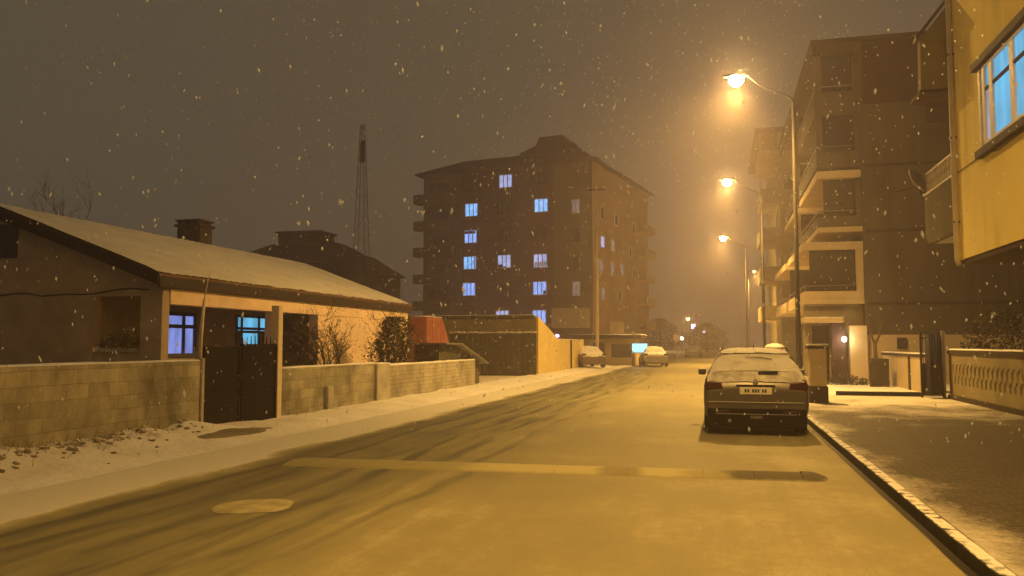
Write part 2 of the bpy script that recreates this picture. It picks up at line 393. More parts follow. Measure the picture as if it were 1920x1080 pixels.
# bare wet patch on the left pavement before the gate
M['wet_patch'] = plain('wet_patch', (0.19, 0.165, 0.11), 0.7, 0.4, 3, bmp=.4)
g = MB(); c = (-8.0, 12.7); nn = 40
g.v.append((c[0], c[1], verge_z(*c) + .03))
for rr_ in (.6, 1.0):
    for i in range(nn):
        a = 2 * math.pi * i / nn; q = rr_ * (1 + .35 * nz(math.cos(a) * 1.5, math.sin(a) * 1.5, 1, 2)); x, yy = c[0] + .22 * q * math.cos(a), c[1] + 1.0 * q * math.sin(a)
        g.v.append((x, yy, verge_z(x, yy) + (.024 if rr_ < 1 else .004)))
for i in range(nn):
    j = (i + 1) % nn; g.f += [(0, 1 + i, 1 + j), (1 + i, 1 + nn + i, 1 + nn + j, 1 + j)]
tag(g.build('wet_ground', 'wet_patch', smooth=True), kind='structure')

# ------------------------------------------------------------------ left: boundary wall, gate
WX = -8.9
def snow_strip(y0, y1, x0, x1, z, name='snow_cap', parent=None, h=0.035, n=None):
    b = MB(); n = n or max(4, int((y1 - y0) / 0.25))
    for i in range(n + 1):
        yy = y0 + (y1 - y0) * i / n; hh = h * (0.6 + 0.5 * nz(x0, yy, 1.5) + 0.3)
        b.v += [(x0, yy, z), (x0 + 0.02, yy, z + hh), (x1 - 0.02, yy, z + hh * 0.9), (x1, yy, z)]
    for i in range(n):
        for j in range(3):
            a = i * 4 + j; b.f.append((a, a + 1, a + 5, a + 4))
    b.f.append((0, 1, 2, 3)); b.f.append(tuple(n * 4 + j for j in (3, 2, 1, 0)))
    return b.build(name, 'snow', parent, smooth=True)
t = thing('boundary_wall', 'long grey block wall with thin snow on top, from the left edge to the black gate', 'wall', (WX, 3, 0))
o = MB().box(-0.2, 0, 0, 9.95, -0.1, 1.30).build('wall', 'block_wall', t, bevel=0.015)
o = snow_strip(0, 9.95, -0.2, 0.0, 1.302, parent=t)
t = thing('boundary_wall', 'block wall to the right of the black gate, topped with a snow line and split by a pier', 'wall', (WX, 15.78, 0))
MB().box(-0.2, 0, 0, 4.85, -0.1, 1.08).build('wall', 'block_wall', t, bevel=0.015)
MB().box(-0.22, 0.08, 4.85, 5.75, -0.1, 1.06).build('pier', 'concrete', t, bevel=0.03)
MB().box(-0.12, 0.10, 1.95, 2.25, -0.1, 0.62).build('buttress', 'concrete', t, bevel=0.04)
MB().box(-0.2, 0, 5.75, 14.3, -0.1, 1.0).build('wall', 'block_wall_end', t, bevel=0.015)
snow_strip(0.0, 4.85, -0.2, 0.0, 1.082, parent=t); snow_strip(4.85, 5.75, -0.22, 0.08, 1.062, parent=t); snow_strip(5.75, 14.3, -0.2, 0.0, 1.002, parent=t, h=0.05)
t = thing('yard_gate', 'tall dark sheet metal double gate in the left block wall', 'gate', (WX, 12.97, 0))
def leaf(y0, y1, m, z1):
    f = MB().box(-0.03, 0.0, y0, y1, 0.05, z1).build('gate_leaf', m, t)
    b = MB()
    b.box(0.0, 0.02, y0, y0 + 0.05, 0.05, z1).box(0.0, 0.02, y1 - 0.05, y1, 0.05, z1)
    for zz in (0.05, 0.78, z1 - 0.05): b.box(0.0, 0.02, y0 + 0.05, y1 - 0.05, zz, zz + 0.05)
    b.build('frame', m, f)
    return f
leaf(0.06, 1.22, 'gate_metal_light', 1.56); f = leaf(1.26, 2.56, 'gate_metal', 1.60)
for i in range(9): MB().tube([(-0.015, 1.33 + i * 0.145, 1.59), (-0.015, 1.33 + i * 0.145, 1.72 + 0.05 * math.sin(i * 0.39))], [0.012, .006], 6).build('spike', 'gate_metal', f)
MB().tube([(0.03, 1.18, 0.92), (0.06, 1.18, 0.92), (0.06, 1.18, 1.05), (0.03, 1.18, 1.05)], 0.012, 6).build('handle', 'iron', t)
MB().box(-0.12, 0.03, -0.02, 0.06, -0.1, 1.35).build('gate_post', 'concrete', t, bevel=0.01)
MB().box(-0.14, 0.03, 2.58, 2.76, -0.1, 2.4).build('gate_post', 'pipe', t, bevel=0.01)

# tall thin pole in the yard by the gate
t = thing('clothes_pole', 'thin pale pole leaning slightly in the yard, left of the gate, before the lit window', 'pole', (-9.5, 13.82, 0))
MB().tube([(0, -0.05, 0), (0.0, -0.03, 1.7), (0.0, 0.06, 2.45)], [0.045, 0.04, 0.025], 8).build('pole', 'pipe', t, smooth=True)
MB().tube([(0.0, 0.06, 2.45), (0.02, 0.14, 2.85), (0.02, 0.2, 3.0)], [0.012, 0.009, 0.006], 6).build('rod', 'pipe', t)

# ------------------------------------------------------------------ left: low house
H = thing('bungalow', 'low bungalow with a snow covered gable roof, dark porch and two blue lit windows', 'house', (-12, 16, 0))
RX, RZ = -4.6, 4.90     # ridge (relative x, absolute z)
def eave(x): return 3.2 + (RZ - 3.2) * (x / RX)
# gable wall facing the camera, with the porch opening
b = MB(); b.box(-9.2, -1.8, 0, 0.2, 0, 2.69).box(-1.8, -0.56, 0, 0.2, 2.69 - 0.0, 2.70)
b = MB()
b.prism([(-9.1, 0), (-1.8, 0), (-1.8, 2.69), (-0.0, 2.69), (-0.0, 3.08), (RX, RZ - 0.12), (-9.1, 3.08)], 'Y', 0.0, 0.22)
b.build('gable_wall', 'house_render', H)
MB().box(-1.8, -0.56, 0.02, 0.2, 0, 1.42).build('porch_parapet', 'house_render', H, bevel=0.02)
MB().box(-0.56, 0.0, -0.02, 0.24, 0, 2.688).build('column', 'house_render', H, bevel=0.01)
MB().box(-0.3, 0.0, 4.8, 5.12, 0, 2.50).build('column', 'house_front', H, bevel=0.01)
MB().box(-0.3, 0.02, 0.24, 15, 2.50, 2.86).build('beam', 'house_front', H, bevel=0.01)
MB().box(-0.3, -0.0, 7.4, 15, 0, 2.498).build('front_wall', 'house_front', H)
MB().box(-0.06, -0.02, 0.26, 4.8, 0.5, 1.18).build('porch_parapet', 'house_render', H, bevel=0.01)
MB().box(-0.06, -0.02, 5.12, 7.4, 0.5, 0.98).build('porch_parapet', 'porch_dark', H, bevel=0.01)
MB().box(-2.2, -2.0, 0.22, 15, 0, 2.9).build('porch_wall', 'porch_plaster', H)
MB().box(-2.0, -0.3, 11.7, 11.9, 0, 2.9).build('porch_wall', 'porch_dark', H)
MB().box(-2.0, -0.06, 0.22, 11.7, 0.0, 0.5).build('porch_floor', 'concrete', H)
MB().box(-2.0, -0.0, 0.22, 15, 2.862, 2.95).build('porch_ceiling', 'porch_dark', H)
MB().box(-9.1, -8.9, 0.22, 15, 0, 3.0).build('rear_wall', 'house_render', H)
MB().prism([(-8.9, 0), (-0.3, 0), (-0.3, 3.0), (RX, RZ - 0.15), (-8.9, 3.0)], 'Y', 14.8, 15.0).build('gable_wall', 'house_front', H)
MB().box(-4.0 - 0.52, -4.0 + 0.02, -0.03, 0.02, 3.62, 4.42).build('dark_window', 'dark_window', H)
# roof
b = MB(); th = 0.13
b.prism([(0.12, eave(0.12) - th), (0.12, eave(0.12)), (RX, RZ), (-9.4, eave(0.2)), (-9.4, eave(0.2) - th), (RX, RZ - th)], 'Y', -0.3, 15.25)
rf = b.build('roof', 'roof_tile', H)
b = MB(); n = 260; m2 = 14
for s0, s1 in ((0.10, RX), (-9.36, RX)):
    i0 = len(b.v)
    for i in range(n + 1):
        for j in range(m2 + 1):
            x = s0 + (s1 - s0) * j / m2; yy = -0.29 + 15.5 * i / n
            z = RZ - abs(x - RX) * (RZ - 3.2) / 4.6 + 0.05 + 0.012 * nz(x, yy, 1.3) + 0.012 * nz(x, yy, 4) + 0.006 * math.sin(yy * 21) * (0.5 + 0.5 * nz(x, yy, 0.8, 7))
            z += 0.008 * math.sin(yy * 21) * (0.5 + nz(x, yy, 0.6, 9))
            if j == 0: z -= 0.03 + 0.03 * nz(0, yy, 2.2, 3); x += (0.05 if s0 > 0 else -.05) * nz(3, yy, 1.7, 5)
            b.v.append((x, yy, z))
    for i in range(n):
        for j in range(m2):
            a = i0 + i * (m2 + 1) + j; b.f.append((a, a + 1, a + m2 + 2, a + m2 + 1))
M['roof_snow'] = plain('roof_snow', (0.62, 0.60, 0.57), 0.9, 0.12, 1.2, bmp=0.4, bscale=5)
b.build('snow_cover', 'roof_snow', rf, smooth=True)
MB().box(0.08, 0.14, -0.3, 15.25, 2.86, 3.1).build('fascia', 'fascia', H)
MB().prism([(0.12, eave(.12) - 0.26), (0.12, eave(.12) - .02), (RX, RZ - 0.02), (RX, RZ - 0.26)], 'Y', -0.34, -0.305).build('bargeboard', 'fascia', H)
ch = MB().box(-5.45, -4.6, 7.9, 8.6, 4.5, 5.5).box(-5.52, -4.53, 7.83, 8.67, 5.5, 5.58)
for i in range(4): ch.box(-5.45 + i * 0.24, -5.37 + i * 0.24, 7.9, 8.6, 5.58, 5.68)
ch.box(-5.5, -4.55, 7.85, 8.65, 5.68, 5.74); ch.build('chimney', 'chimney', rf)
def lit_window(parent, x, y0, y1, z0, z1, vs, hs, gm, fm='frame_dark', fw=0.035):
    wn = MB()
    wn.box(x, x + 0.05, y0, y0 + fw, z0, z1).box(x, x + 0.05, y1 - fw, y1, z0, z1).box(x, x + 0.05, y0 + fw, y1 - fw, z0, z0 + fw).box(x, x + 0.05, y0 + fw, y1 - fw, z1 - fw, z1)
    for v in vs: wn.box(x + 0.002, x + 0.048, y0 + v - fw / 2, y0 + v + fw / 2, z0 + fw, z1 - fw)
    for h in hs: wn.box(x + 0.004, x + 0.046, y0 + fw, y1 - fw, z0 + h - fw / 2, z0 + h + fw / 2)
    wf = wn.build('window', fm, parent)
    MB().quad((x + 0.01, y0 + 0.01, z0 + 0.01), (x + 0.01, y1 - 0.01, z0 + 0.01), (x + 0.01, y1 - 0.01, z1 - 0.01), (x + 0.01, y0 + 0.01, z1 - 0.01)).build('pane', gm, wf)
    return wf
lit_window(H, -1.995, 2.65, 4.05, 1.25, 2.45, [0.86], [0.82], 'glow_blue', fw=0.10)
# curtain half drawn in the second window: lit part and dark part
lit_window(H, -1.995, 6.0, 8.05, 1.35, 2.48, [0.32, 1.28], [0.62, 0.72], 'glow_cyan', fw=0.08)
MB().box(-1.94, -1.93, 7.3, 7.97, 1.43, 1.97).build('shutter', 'porch_dark', H)
MB().box(-1.94, -1.93, 6.04, 6.3, 1.43, 1.97).build('shutter', 'porch_dark', H)
# cable sagging along the gable
pts = []
for i in range(25):
    x = -9 + i * 0.36
    z = 2.77 + 0.06 * math.sin(i * 0.9) - (0.14 * math.exp(-((x + 3.2) / 0.45) ** 2)) + 0.02
    if x > -0.1: break
    pts.append((x, -0.02, z))
MB().tube(pts, 0.014, 5).build('cable', 'iron', H)

# washing / covered heap on the porch is too dark to tell; shrubs in the yard
def shrub_branches(b, base, h, n, spread, rng, r0=0.03, levels=3):
    def go(p, d, L, r, lv):
        r = max(r, .0055)
        q = p; pts = [p]; rs = [r]
        for i in range(4):
            d = (d + Vector((rng.gauss(0, .16), rng.gauss(0, .16), rng.gauss(0.03, .12)))).normalized()
            q = q + d * L / 4; pts.append(q); rs.append(r * (1 - 0.17 * (i + 1)))
        b.tube(pts, rs, 5, cap=False)
        if lv > 0:
            for i in range(rng.randint(3, 4)):
                kk = rng.randint(1, 4); dd = (d + Vector((rng.gauss(0, .55), rng.gauss(0, .55), rng.gauss(.1, .35)))).normalized()
                go(pts[kk], dd, L * rng.uniform(.45, .7), rs[kk] * 0.65, lv - 1)
    for i in range(n):
        a = rng.uniform(0, 6.28); d = Vector((math.cos(a) * spread, math.sin(a) * spread, 1)).normalized()
        go(Vector(base), d, h * rng.uniform(.45, .62), r0 * rng.uniform(.7, 1.1), levels)
rng = random.Random(11)
t = thing('bare_shrub', 'leafless many branched shrub before the bungalow front wall, snow on its twigs', 'shrub', (-10.6, 21.6, 0.03))
b = MB(); shrub_branches(b, (0, 0, 0), 3.0, 9, 0.40, rng, 0.042, 4); b.build('branches', 'bark', t)
b = MB()
for i in range(1400):
    a = rng.uniform(0, 6.28); r = rng.random() ** .5 * 1.0; z = rng.uniform(0.9, 2.9)
    if nz(math.cos(a) * r * 2, z * 2, 1, math.sin(a) * r * 2) < -.05: continue
    b.leaf((math.cos(a) * r, math.sin(a) * r * 1.2, z), rng.uniform(.012, .026), rng)
b.build('foliage', 'leaf_twig', t)
t = thing('evergreen_shrub', 'dense dark rounded shrub at the right end of the bungalow wall', 'shrub', (-10.2, 25.1, 0.03))
b = MB(); shrub_branches(b, (0, 0, 0), 2.7, 12, 0.25, rng, 0.035, 3); b.build('branches', 'bark', t)
b = MB()
for i in range(5200):
    a = rng.uniform(0, 6.28); u = rng.random() ** .4; z = rng.uniform(0.3, 2.45)
    rr = 0.70 * (1 - ((z - 1.15) / 1.4) ** 2) ** .5 * (1 + .95 * nz(math.cos(a) * 2.6, z * 1.6, 1, math.sin(a) * 2.6)) if abs(z - 1.15) < 1.38 else .1
    b.leaf((math.cos(a) * u * rr, math.sin(a) * u * rr * 1.1, z), rng.uniform(.022, .055), rng)
b.build('foliage', 'leaf_dark', t)
t_ev = t
t = thing('potted_shrub', 'low bushy plant with snow on the porch parapet of the bungalow gable', 'plant', (-13.15, 16.05, 1.425))
b = MB().box(-0.5, 0.52, -0.16, 0.12, 0.0, 0.08); b.build('planter', 'concrete', t, bevel=0.01)
b = MB()
for i in range(700):
    a = rng.uniform(0, 6.28); u = rng.random() ** .5; z = rng.random()
    x = math.cos(a) * u * 0.58 + 0.08; hmax = 0.48 * (1 - abs(x - 0.1) / 0.8)
    b.leaf((x, math.sin(a) * u * 0.2, 0.07 + z * max(hmax, .05)), rng.uniform(.02, .05), rng)
b.build('foliage', 'leaf_dry', t)

# red covered shed and tin lean-to by the end of the wall
t = thing('red_shed', 'small red sheet metal shed with a slanting end, behind the end of the block wall', 'shed', (-12.75, 33, 0))
MB().prism([(0, 0), (3.4, 0), (3.4, 1.2), (2.0, 2.76), (0, 2.76)], 'X', 0.0, 0.9).build('body', 'red_sheet', t, bevel=0.1)
b = MB()
for i in range(6): b.box(0.9, 0.915, 0.2 + i * .35, 0.23 + i * .35, 0.1, 2.6 if i < 5 else 2.2)
b.build('ribs', 'red_sheet', t); snow_strip(0.1, 2.0, 0.05, 0.85, 2.765, parent=t, h=.03)
t = thing('tin_lean_to', 'dark tin lean-to with a sloping snowy edge at the end of the block wall', 'shed', (-9.1, 26.4, 0))
MB().prism([(0.05, 0.0), (4.9, 0.0), (4.9, 0.88), (1.6, 1.58), (0.05, 1.58)], 'X', -0.9, 0.0).build('walls', 'fence_dark', t)
MB().prism([(-.1, 1.585), (1.6, 1.585), (5.2, 0.82), (5.2, 0.86), (1.62, 1.635), (-.1, 1.635)], 'X', -1.0, 0.32).build('roof', 'tin', t)

# ------------------------------------------------------------------ left middle: fence, low building, side wall
t = thing('screen_fence', 'tall dark olive screen fence standing across the view beyond the red shed', 'fence', (-13.2, 40, 0))
b = MB()
for i in range(18): b.box(i * 0.25, i * 0.25 + 0.235, -0.02 + 0.012 * (i % 2), 0.03 + 0.012 * (i % 2), 0.0, 2.12 + 0.03 * math.sin(i * 1.7))
b.build('panel', 'fence_dark', t)
for xx in (0.05, 1.5, 3.0, 4.4): MB().box(xx, xx + .08, 0.05, .13, 0, 2.1).build('post', 'iron', t)
b = MB(); rr = random.Random(5)
for i in range(34):
    x = i * 0.132; h = rr.uniform(.02, .07); b.box(x, x + 0.132, -0.05, 0.09, 2.155, 2.165 + h)
b.build('snow_cap', 'snow_dirty', t, bevel=0.01)
t = thing('low_building', 'long low olive building with a flat snowy roof edge beyond the screen fence', 'building', (-8.92, 41.0, 0))
MB().prism([(0, 0), (5.0, 0), (5.0, 1.9), (0, 2.9)], 'X', -11.5, 0.0).build('walls', 'olive_plaster', t)
MB().prism([(-0.25, 2.93), (5.1, 1.92), (5.1, 2.02), (-0.25, 3.05)], 'X', -11.8, -0.03).build('roof', 'fence_dark', t)
MB().prism([(-0.27, 3.055), (5.1, 2.025), (5.1, 2.06), (-0.27, 3.09)], 'X', -11.8, -0.03).build('snow_cover', 'snow_dirty', t)
MB().prism([(-.05, -0.05), (5.0, -0.05), (5.0, 1.95), (-.05, 3.0)], 'X', 0.0, 0.12).build('end_wall', 'yellow_plaster', t)
t = thing('yard_wall', 'plain yellow rendered yard wall running on from the low building', 'wall', (-8.92, 46.0, 0))
MB().box(0, 0.12, 0, 9.5, -0.05, 1.86).build('wall', 'yellow_plaster', t)
MB().box(0.12, 0.2, 4.3, 4.5, -0.05, 1.84).build('pier', 'beige_band', t); snow_strip(0, 9.5, -0.02, .14, 1.862, parent=t)
# purple lamp on the wall
t = thing('wall_light', 'small purple light on top of the yellow yard wall', 'light', (-8.85, 46.3, 1.87))
MB().lathe([(0.05, 0), (0.05, 0.1)], n=10).build('bracket', 'iron', t)
M['glow_purple'] = emis('glow_purple', (0.75, 0.45, 1.0), 5.0)
MB().lathe([(0.03, 0.1), (0.11, 0.15), (0.12, 0.22), (0.05, 0.28)], n=12).build('globe', 'glow_purple', t, smooth=True)

# ------------------------------------------------------------------ centre: apartment building
AZ = 20.25
apt = thing('apartment_block', 'tall brown apartment block in the middle with scattered blue lit windows', 'building', (-12.10, 82.44, 0), R(169.85))
# local +x runs along the front facade to the left, local y: the building depth is towards -y ... computed from the corner
def yflip(v): return -v
D = 21.6
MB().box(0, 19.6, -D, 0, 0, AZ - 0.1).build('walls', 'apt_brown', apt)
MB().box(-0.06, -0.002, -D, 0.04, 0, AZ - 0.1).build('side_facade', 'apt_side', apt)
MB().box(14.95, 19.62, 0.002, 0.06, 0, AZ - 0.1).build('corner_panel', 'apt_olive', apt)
MB().box(0.0, 4.2, 0.002, 0.05, 0, AZ - 0.1).build('corner_panel', 'apt_olive', apt)
MB().box(-0.7, 20.3, -D - .7, 0.9, AZ - 0.1, AZ + 0.12).build('roof_slab', 'apt_dark', apt)
MB().prism([(-.6, AZ + .12), (20.2, AZ + .12), (14, AZ + 1.0), (5, AZ + 1.0)], 'Y', -D - .5, 0.8).build('roof', 'apt_dark', apt)
rf = MB().box(3.2, 7.6, -6, -2.5, AZ + 0.6, AZ + 2.2).build('roof_room', 'apt_dark', apt)
MB().prism([(2.2, AZ + 2.0), (9.0, AZ + 1.9), (7.0, AZ + 2.6), (6.6, AZ + 3.5), (4.0, AZ + 3.5), (3.4, AZ + 2.7)], 'Y', -6.5, -2).build('roof_cap', 'apt_dark', rf)
MB().box(2.6, 3.0, -3.6, -3.1, AZ, AZ + 1.9).build('chimney', 'apt_dark', apt)
MB().box(11.0, 11.7, -2.4, -1.7, AZ, AZ + 1.4).build('chimney', 'apt_dark', apt)
for i in range(6):      # balconies on the left
    z = 2.3 + i * 2.92
    MB().box(15.6, 20.2, 0.06, 1.3, z, z + 0.16).box(15.6, 20.2, 1.2, 1.3, z + .16, z + 1.0).box(20.1, 20.2, 0.06, 1.2, z + .16, z + 1.0).box(15.6, 15.7, 0.06, 1.2, z + .16, z + 1.0).build('balcony', 'apt_olive' if i % 3 else 'apt_dark', apt)
    MB().box(16.6, 18.8, 0.062, 0.08, z + .3, z + 2.3).build('window', 'dark_window', apt)
def apt_window(xc, zc, gm, w=1.4, h=1.3, bars=2, y=0.0):
    f = MB(); x0, x1, z0, z1 = xc - w / 2, xc + w / 2, zc - h / 2, zc + h / 2
    f.box(x0 - .08, x1 + .08, y + .052, y + .09, z1, z1 + .08).box(x0 - .08, x1 + .08, y + .052, y + .12, z0 - .08, z0)
    f.box(x0 - .08, x0, y + .052, y + .09, z0, z1).box(x1, x1 + .08, y + .052, y + .09, z0, z1)
    for i in range(bars):
        xx = x0 + w * (i + 1) / (bars + 1); f.box(xx - .045, xx + .045, y + .054, y + .085, z0, z1)
    wf = f.build('window', 'frame_white' if gm != 'dark_window' else 'apt_dark', apt)
    MB().quad((x0, y + .066, z0), (x1, y + .066, z0), (x1, y + .066, z1), (x0, y + .066, z1)).build('pane', gm, wf)
LIT = [(9.62, 18.85, 'curtain_pale'), (13.68, 16.03, 'curtain_sky'), (5.56, 15.97, 'curtain_sky'), (13.76, 13.13, 'curtain_blue'),
       (13.84, 10.3, 'curtain_sky'), (9.77, 10.3, 'curtain_pale'), (5.67, 10.2, 'curtain_pale'), (13.93, 7.46, 'curtain_blue'),
       (5.74, 7.35, 'curtain_blue'), (9.98, 4.43, 'curtain_pale'), (5.8, 4.4, 'curtain_blue')]
for x, z, gm in LIT: apt_window(x, z, gm)
for (x0, x1, z0, z1) in ((9.9, 10.46, 9.66, 9.98), (9.6, 9.85, 9.66, 9.80), (5.06, 5.36, 6.72, 7.1), (13.2, 13.38, 9.7, 10.92), (13.2, 14.5, 13.45, 13.75), (5.0, 6.3, 9.6, 10.1)): MB().box(x0, x1, .068, .075, z0, z1).build('blind', 'apt_brown' if z1 - z0 < .4 else 'curtain_grey', apt)
for x in (13.8, 9.75, 5.66):
    for i in range(6):
        z = 4.43 + i * 2.9
        if not any(abs(x - a) < .6 and abs(z - c2) < 1.2 for a, c2, _ in LIT): apt_window(x, z, 'dark_window')
for z, gm in ((15.6, 'curtain_dim'), (12.7, 'dark_window'), (9.8, 'dark_window'), (7.2, 'curtain_dim'), (4.4, 'dark_window')):
    if gm == 'curtain_dim': M[gm] = emis(gm, (0.5, 0.42, 0.40), 0.35)
    apt_window(1.75, z, gm, 0.7, 1.3, 1)
# windows of the lit side facade (facing the street)
def side_window(yc, zc, gm, w=1.1, h=1.1):
    f = MB(); x = -0.062; y0, y1, z0, z1 = -yc - w / 2, -yc + w / 2, zc - h / 2, zc + h / 2
    f.box(x - .05, x, y0 - .08, y0, z0 - .08, z1 + .08).box(x - .05, x, y1, y1 + .08, z0 - .08, z1 + .08)
    f.box(x - .05, x, y0, y1, z1, z1 + .08).box(x - .07, x, y0, y1, z0 - .08, z0)
    wf = f.build('window', 'frame_white', apt)
    MB().quad((x - .01, y0, z0), (x - .01, y1, z0), (x - .01, y1, z1), (x - .01, y0, z1)).build('pane', gm, wf)
for yc, zc, gm in ((3.0, 12.2, 'curtain_pale'), (6.6, 12.2, 'curtain_dim'), (2.4, 9.7, 'curtain_dim'), (6.3, 9.8, 'curtain_dim'), (10, 9.9, 'curtain_dim'),
                   (3.0, 15.2, 'dark_window'), (8, 15.2, 'dark_window'), (13.5, 12.3, 'dark_window'), (3, 6.8, 'curtain_dim'), (9, 6.8, 'dark_window'), (15, 9.9, 'dark_window'), (15, 15.2, 'dark_window')):
    side_window(yc, zc, gm)
for i in range(5):
    z = 3.2 + i * 2.92
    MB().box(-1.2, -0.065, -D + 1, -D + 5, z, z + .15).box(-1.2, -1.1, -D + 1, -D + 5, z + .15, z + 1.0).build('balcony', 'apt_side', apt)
MB().box(0.3, 4.0, 0.06, 1.2, 3.2, 5.2).build('bay', 'cream', apt)

# ------------------------------------------------------------------ far left: houses, mast
t = thing('hip_roof_house', 'dim house with a hipped roof and rooftop box far behind the bungalow ridge', 'house', (-35, 62, 0))
MB().box(-5.8, 5.6, 0, 9, 0, 8.2).build('walls', 'apt_dark', t)
b = MB(); b.v = [(-6.4, -.6, 8.2), (6.3, -.6, 8.2), (6.3, 9.6, 8.2), (-6.4, 9.6, 8.2), (-3.2, 3.5, 10.4), (3.0, 3.5, 10.4), (3.0, 5.5, 10.4), (-3.2, 5.5, 10.4)]
b.f = [(0, 1, 5, 4), (1, 2, 6, 5), (2, 3, 7, 6), (3, 0, 4, 7), (4, 5, 6, 7), (0, 3, 2, 1)]; rf = b.build('roof', 'apt_dark', t)
MB().box(-2.4, 1.6, 3.2, 6, 10.3, 11.3).box(-2.6, 1.8, 3.0, 6.2, 11.3, 11.45).build('rooftop_box', 'wine', rf)
for i in range(4): MB().box(-4.4 + i * 2.6, -3.4 + i * 2.6, -.03, .0, 6.0, 7.2).build('window', 'dark_window', t)
t = thing('stepped_house', 'dim lower house with small balconies to the right of the hipped roof house', 'house', (-28.6, 60, 0))
MB().box(-2.6, 1.6, 0, 8, 0, 7.4).build('walls', 'apt_dark', t)
b = MB(); b.v = [(-3.0, -.5, 7.4), (2.0, -.5, 7.4), (2.0, 8.5, 7.4), (-3.0, 8.5, 7.4), (-1.6, 3, 8.9), (.4, 3, 8.9), (.4, 5, 8.9), (-1.6, 5, 8.9)]
b.f = [(0, 1, 5, 4), (1, 2, 6, 5), (2, 3, 7, 6), (3, 0, 4, 7), (4, 5, 6, 7), (0, 3, 2, 1)]; b.build('roof', 'apt_dark', t)
for i in range(2): MB().box(-2.2 + i * 2, -1.0 + i * 2, -.9, 0, 5.4, 6.3).build('balcony', 'apt_olive', t)
t = thing('lattice_mast', 'faint tall lattice mast rising in the snow haze left of the apartment block', 'mast', (-36.2, 80, 0))
t.scale = (1.33, 1.33, 1.33)
b = MB()
def hw(z): return 0.75 - 0.6 * z / 18.5
zs = [i * 1.1 for i in range(18)]
for sx, sy in ((1, 1), (1, -1), (-1, -1), (-1, 1)): b.tube([(sx * hw(z), sy * hw(z), z) for z in zs], 0.022, 5)
for z0, z1 in zip(zs, zs[1:]):
    a0, a1 = hw(z0), hw(z1)
    for (p, q) in (((1, 1), (1, -1)), ((1, -1), (-1, -1)), ((-1, -1), (-1, 1)), ((-1, 1), (1, 1))):
        b.tube([(p[0] * a0, p[1] * a0, z0), (q[0] * a1, q[1] * a1, z1)], 0.010, 4); b.tube([(q[0] * a0, q[1] * a0, z0), (p[0] * a1, p[1] * a1, z1)], 0.010, 4)
b.build('lattice', 'apt_dark', t)
b = MB(); b.lathe([(0.15, 15.6), (0.22, 15.7), (0.22, 17.3), (0.12, 17.4)], n=10); b.build('antenna', 'apt_dark', t)
t = thing('bare_tree', 'bare tree top peeping over the bungalow roof at the left edge', 'tree', (-20.6, 21.5, 0))
rng = random.Random(21)
b = MB(); b.tube([(0, 0, 0), (0.1, 0, 1.5), (0, .1, 3.2)], [.14, .11, .08], 7); b.build('trunk', 'bark', t)
b = MB(); shrub_branches(b, (0, .1, 3.0), 4.2, 6, 0.55, rng, 0.06, 3); b.build('crown', 'bark', t)

# ------------------------------------------------------------------ middle distance: shop, sign, pole, far trees
t = thing('roadside_shop', 'small flat roofed pale shop with a dark canopy below the apartment block', 'building', (-8.1, 62, 0))
MB().box(-2.2, 2.1, 0.6, 5, 0, 2.0).build('walls', 'cream', t)
MB().box(-2.4, 2.6, -.6, 5.2, 2.0, 2.28).build('canopy', 'beige_band', t)
snow_strip(-.6, 5.2, -2.4, 2.6, 2.285, parent=t, h=.05)
MB().box(-1.1, -0.2, .56, .6, .05, 1.7).build('door', 'wine', t); MB().box(.3, 1.8, .57, .6, .6, 1.6).build('window', 'dark_window', t)
MB().box(-2.3, -2.2, -.5, -.4, 0, 2.0).build('post', 'iron', t); MB().box(-.75, -.63, -.5, -.4, 0, 2.0).build('post', 'iron', t)
t = thing('notice_board', 'blank pale board standing on the dark shop canopy', 'sign', (-7.3, 61.8, 2.3))
MB().box(-.5, .5, 0, .06, .12, .95).build('board', 'cream', t, bevel=.01)
MB().box(-.4, -.34, .06, .1, 0, .9).box(.34, .4, .06, .1, 0, .9).build('legs', 'iron', t)
M['glow_sign'] = emis('glow_sign', (0.36, 0.90, 1.0), 1.7)
t = thing('lit_sign', 'bright cyan lit box sign on short legs beside the road', 'sign', (-5.45, 60, 0))
MB().box(-.6, .6, 0, .16, .95, 1.68).build('case', 'frame_dark', t, bevel=.02)
MB().box(-.54, .54, -.012, 0, 1.0, 1.63).build('panel', 'glow_sign', t, bevel=.005)
for xx in (-.5, .5): MB().tube([(xx, .08, 0), (xx, .08, .95)], .04, 8).build('leg', 'iron', t)
t = thing('utility_pole', 'tall slim pale pole before the apartment block, beside the shop canopy', 'pole', (-8.3, 58.5, 0))
MB().tube([(0, 0, 0), (0.02, 0, 13)], [.13, .07], 10).build('pole', 'pipe', t, smooth=True)
MB().box(-.7, .7, -.05, .05, 12.6, 12.7).build('crossarm', 'iron', t)
for xx in (-.6, 0, .6): MB().lathe([(.04, 12.7), (.06, 12.78), (.03, 12.86)], (xx, 0, 0), n=8).build('insulator', 'pipe', t)
t = thing('road_sign', 'small dark roadside post sign beyond the cyan sign', 'sign', (-3.3, 70, 0))
MB().tube([(0, 0, 0), (0, 0, 2.0)], .04, 8).build('post', 'galv', t); MB().lathe([(.3, 0), (.3, .03)], (0, 0, 2.1), 'Y', 16).build('plate', 'galv', t)
rng = random.Random(31)
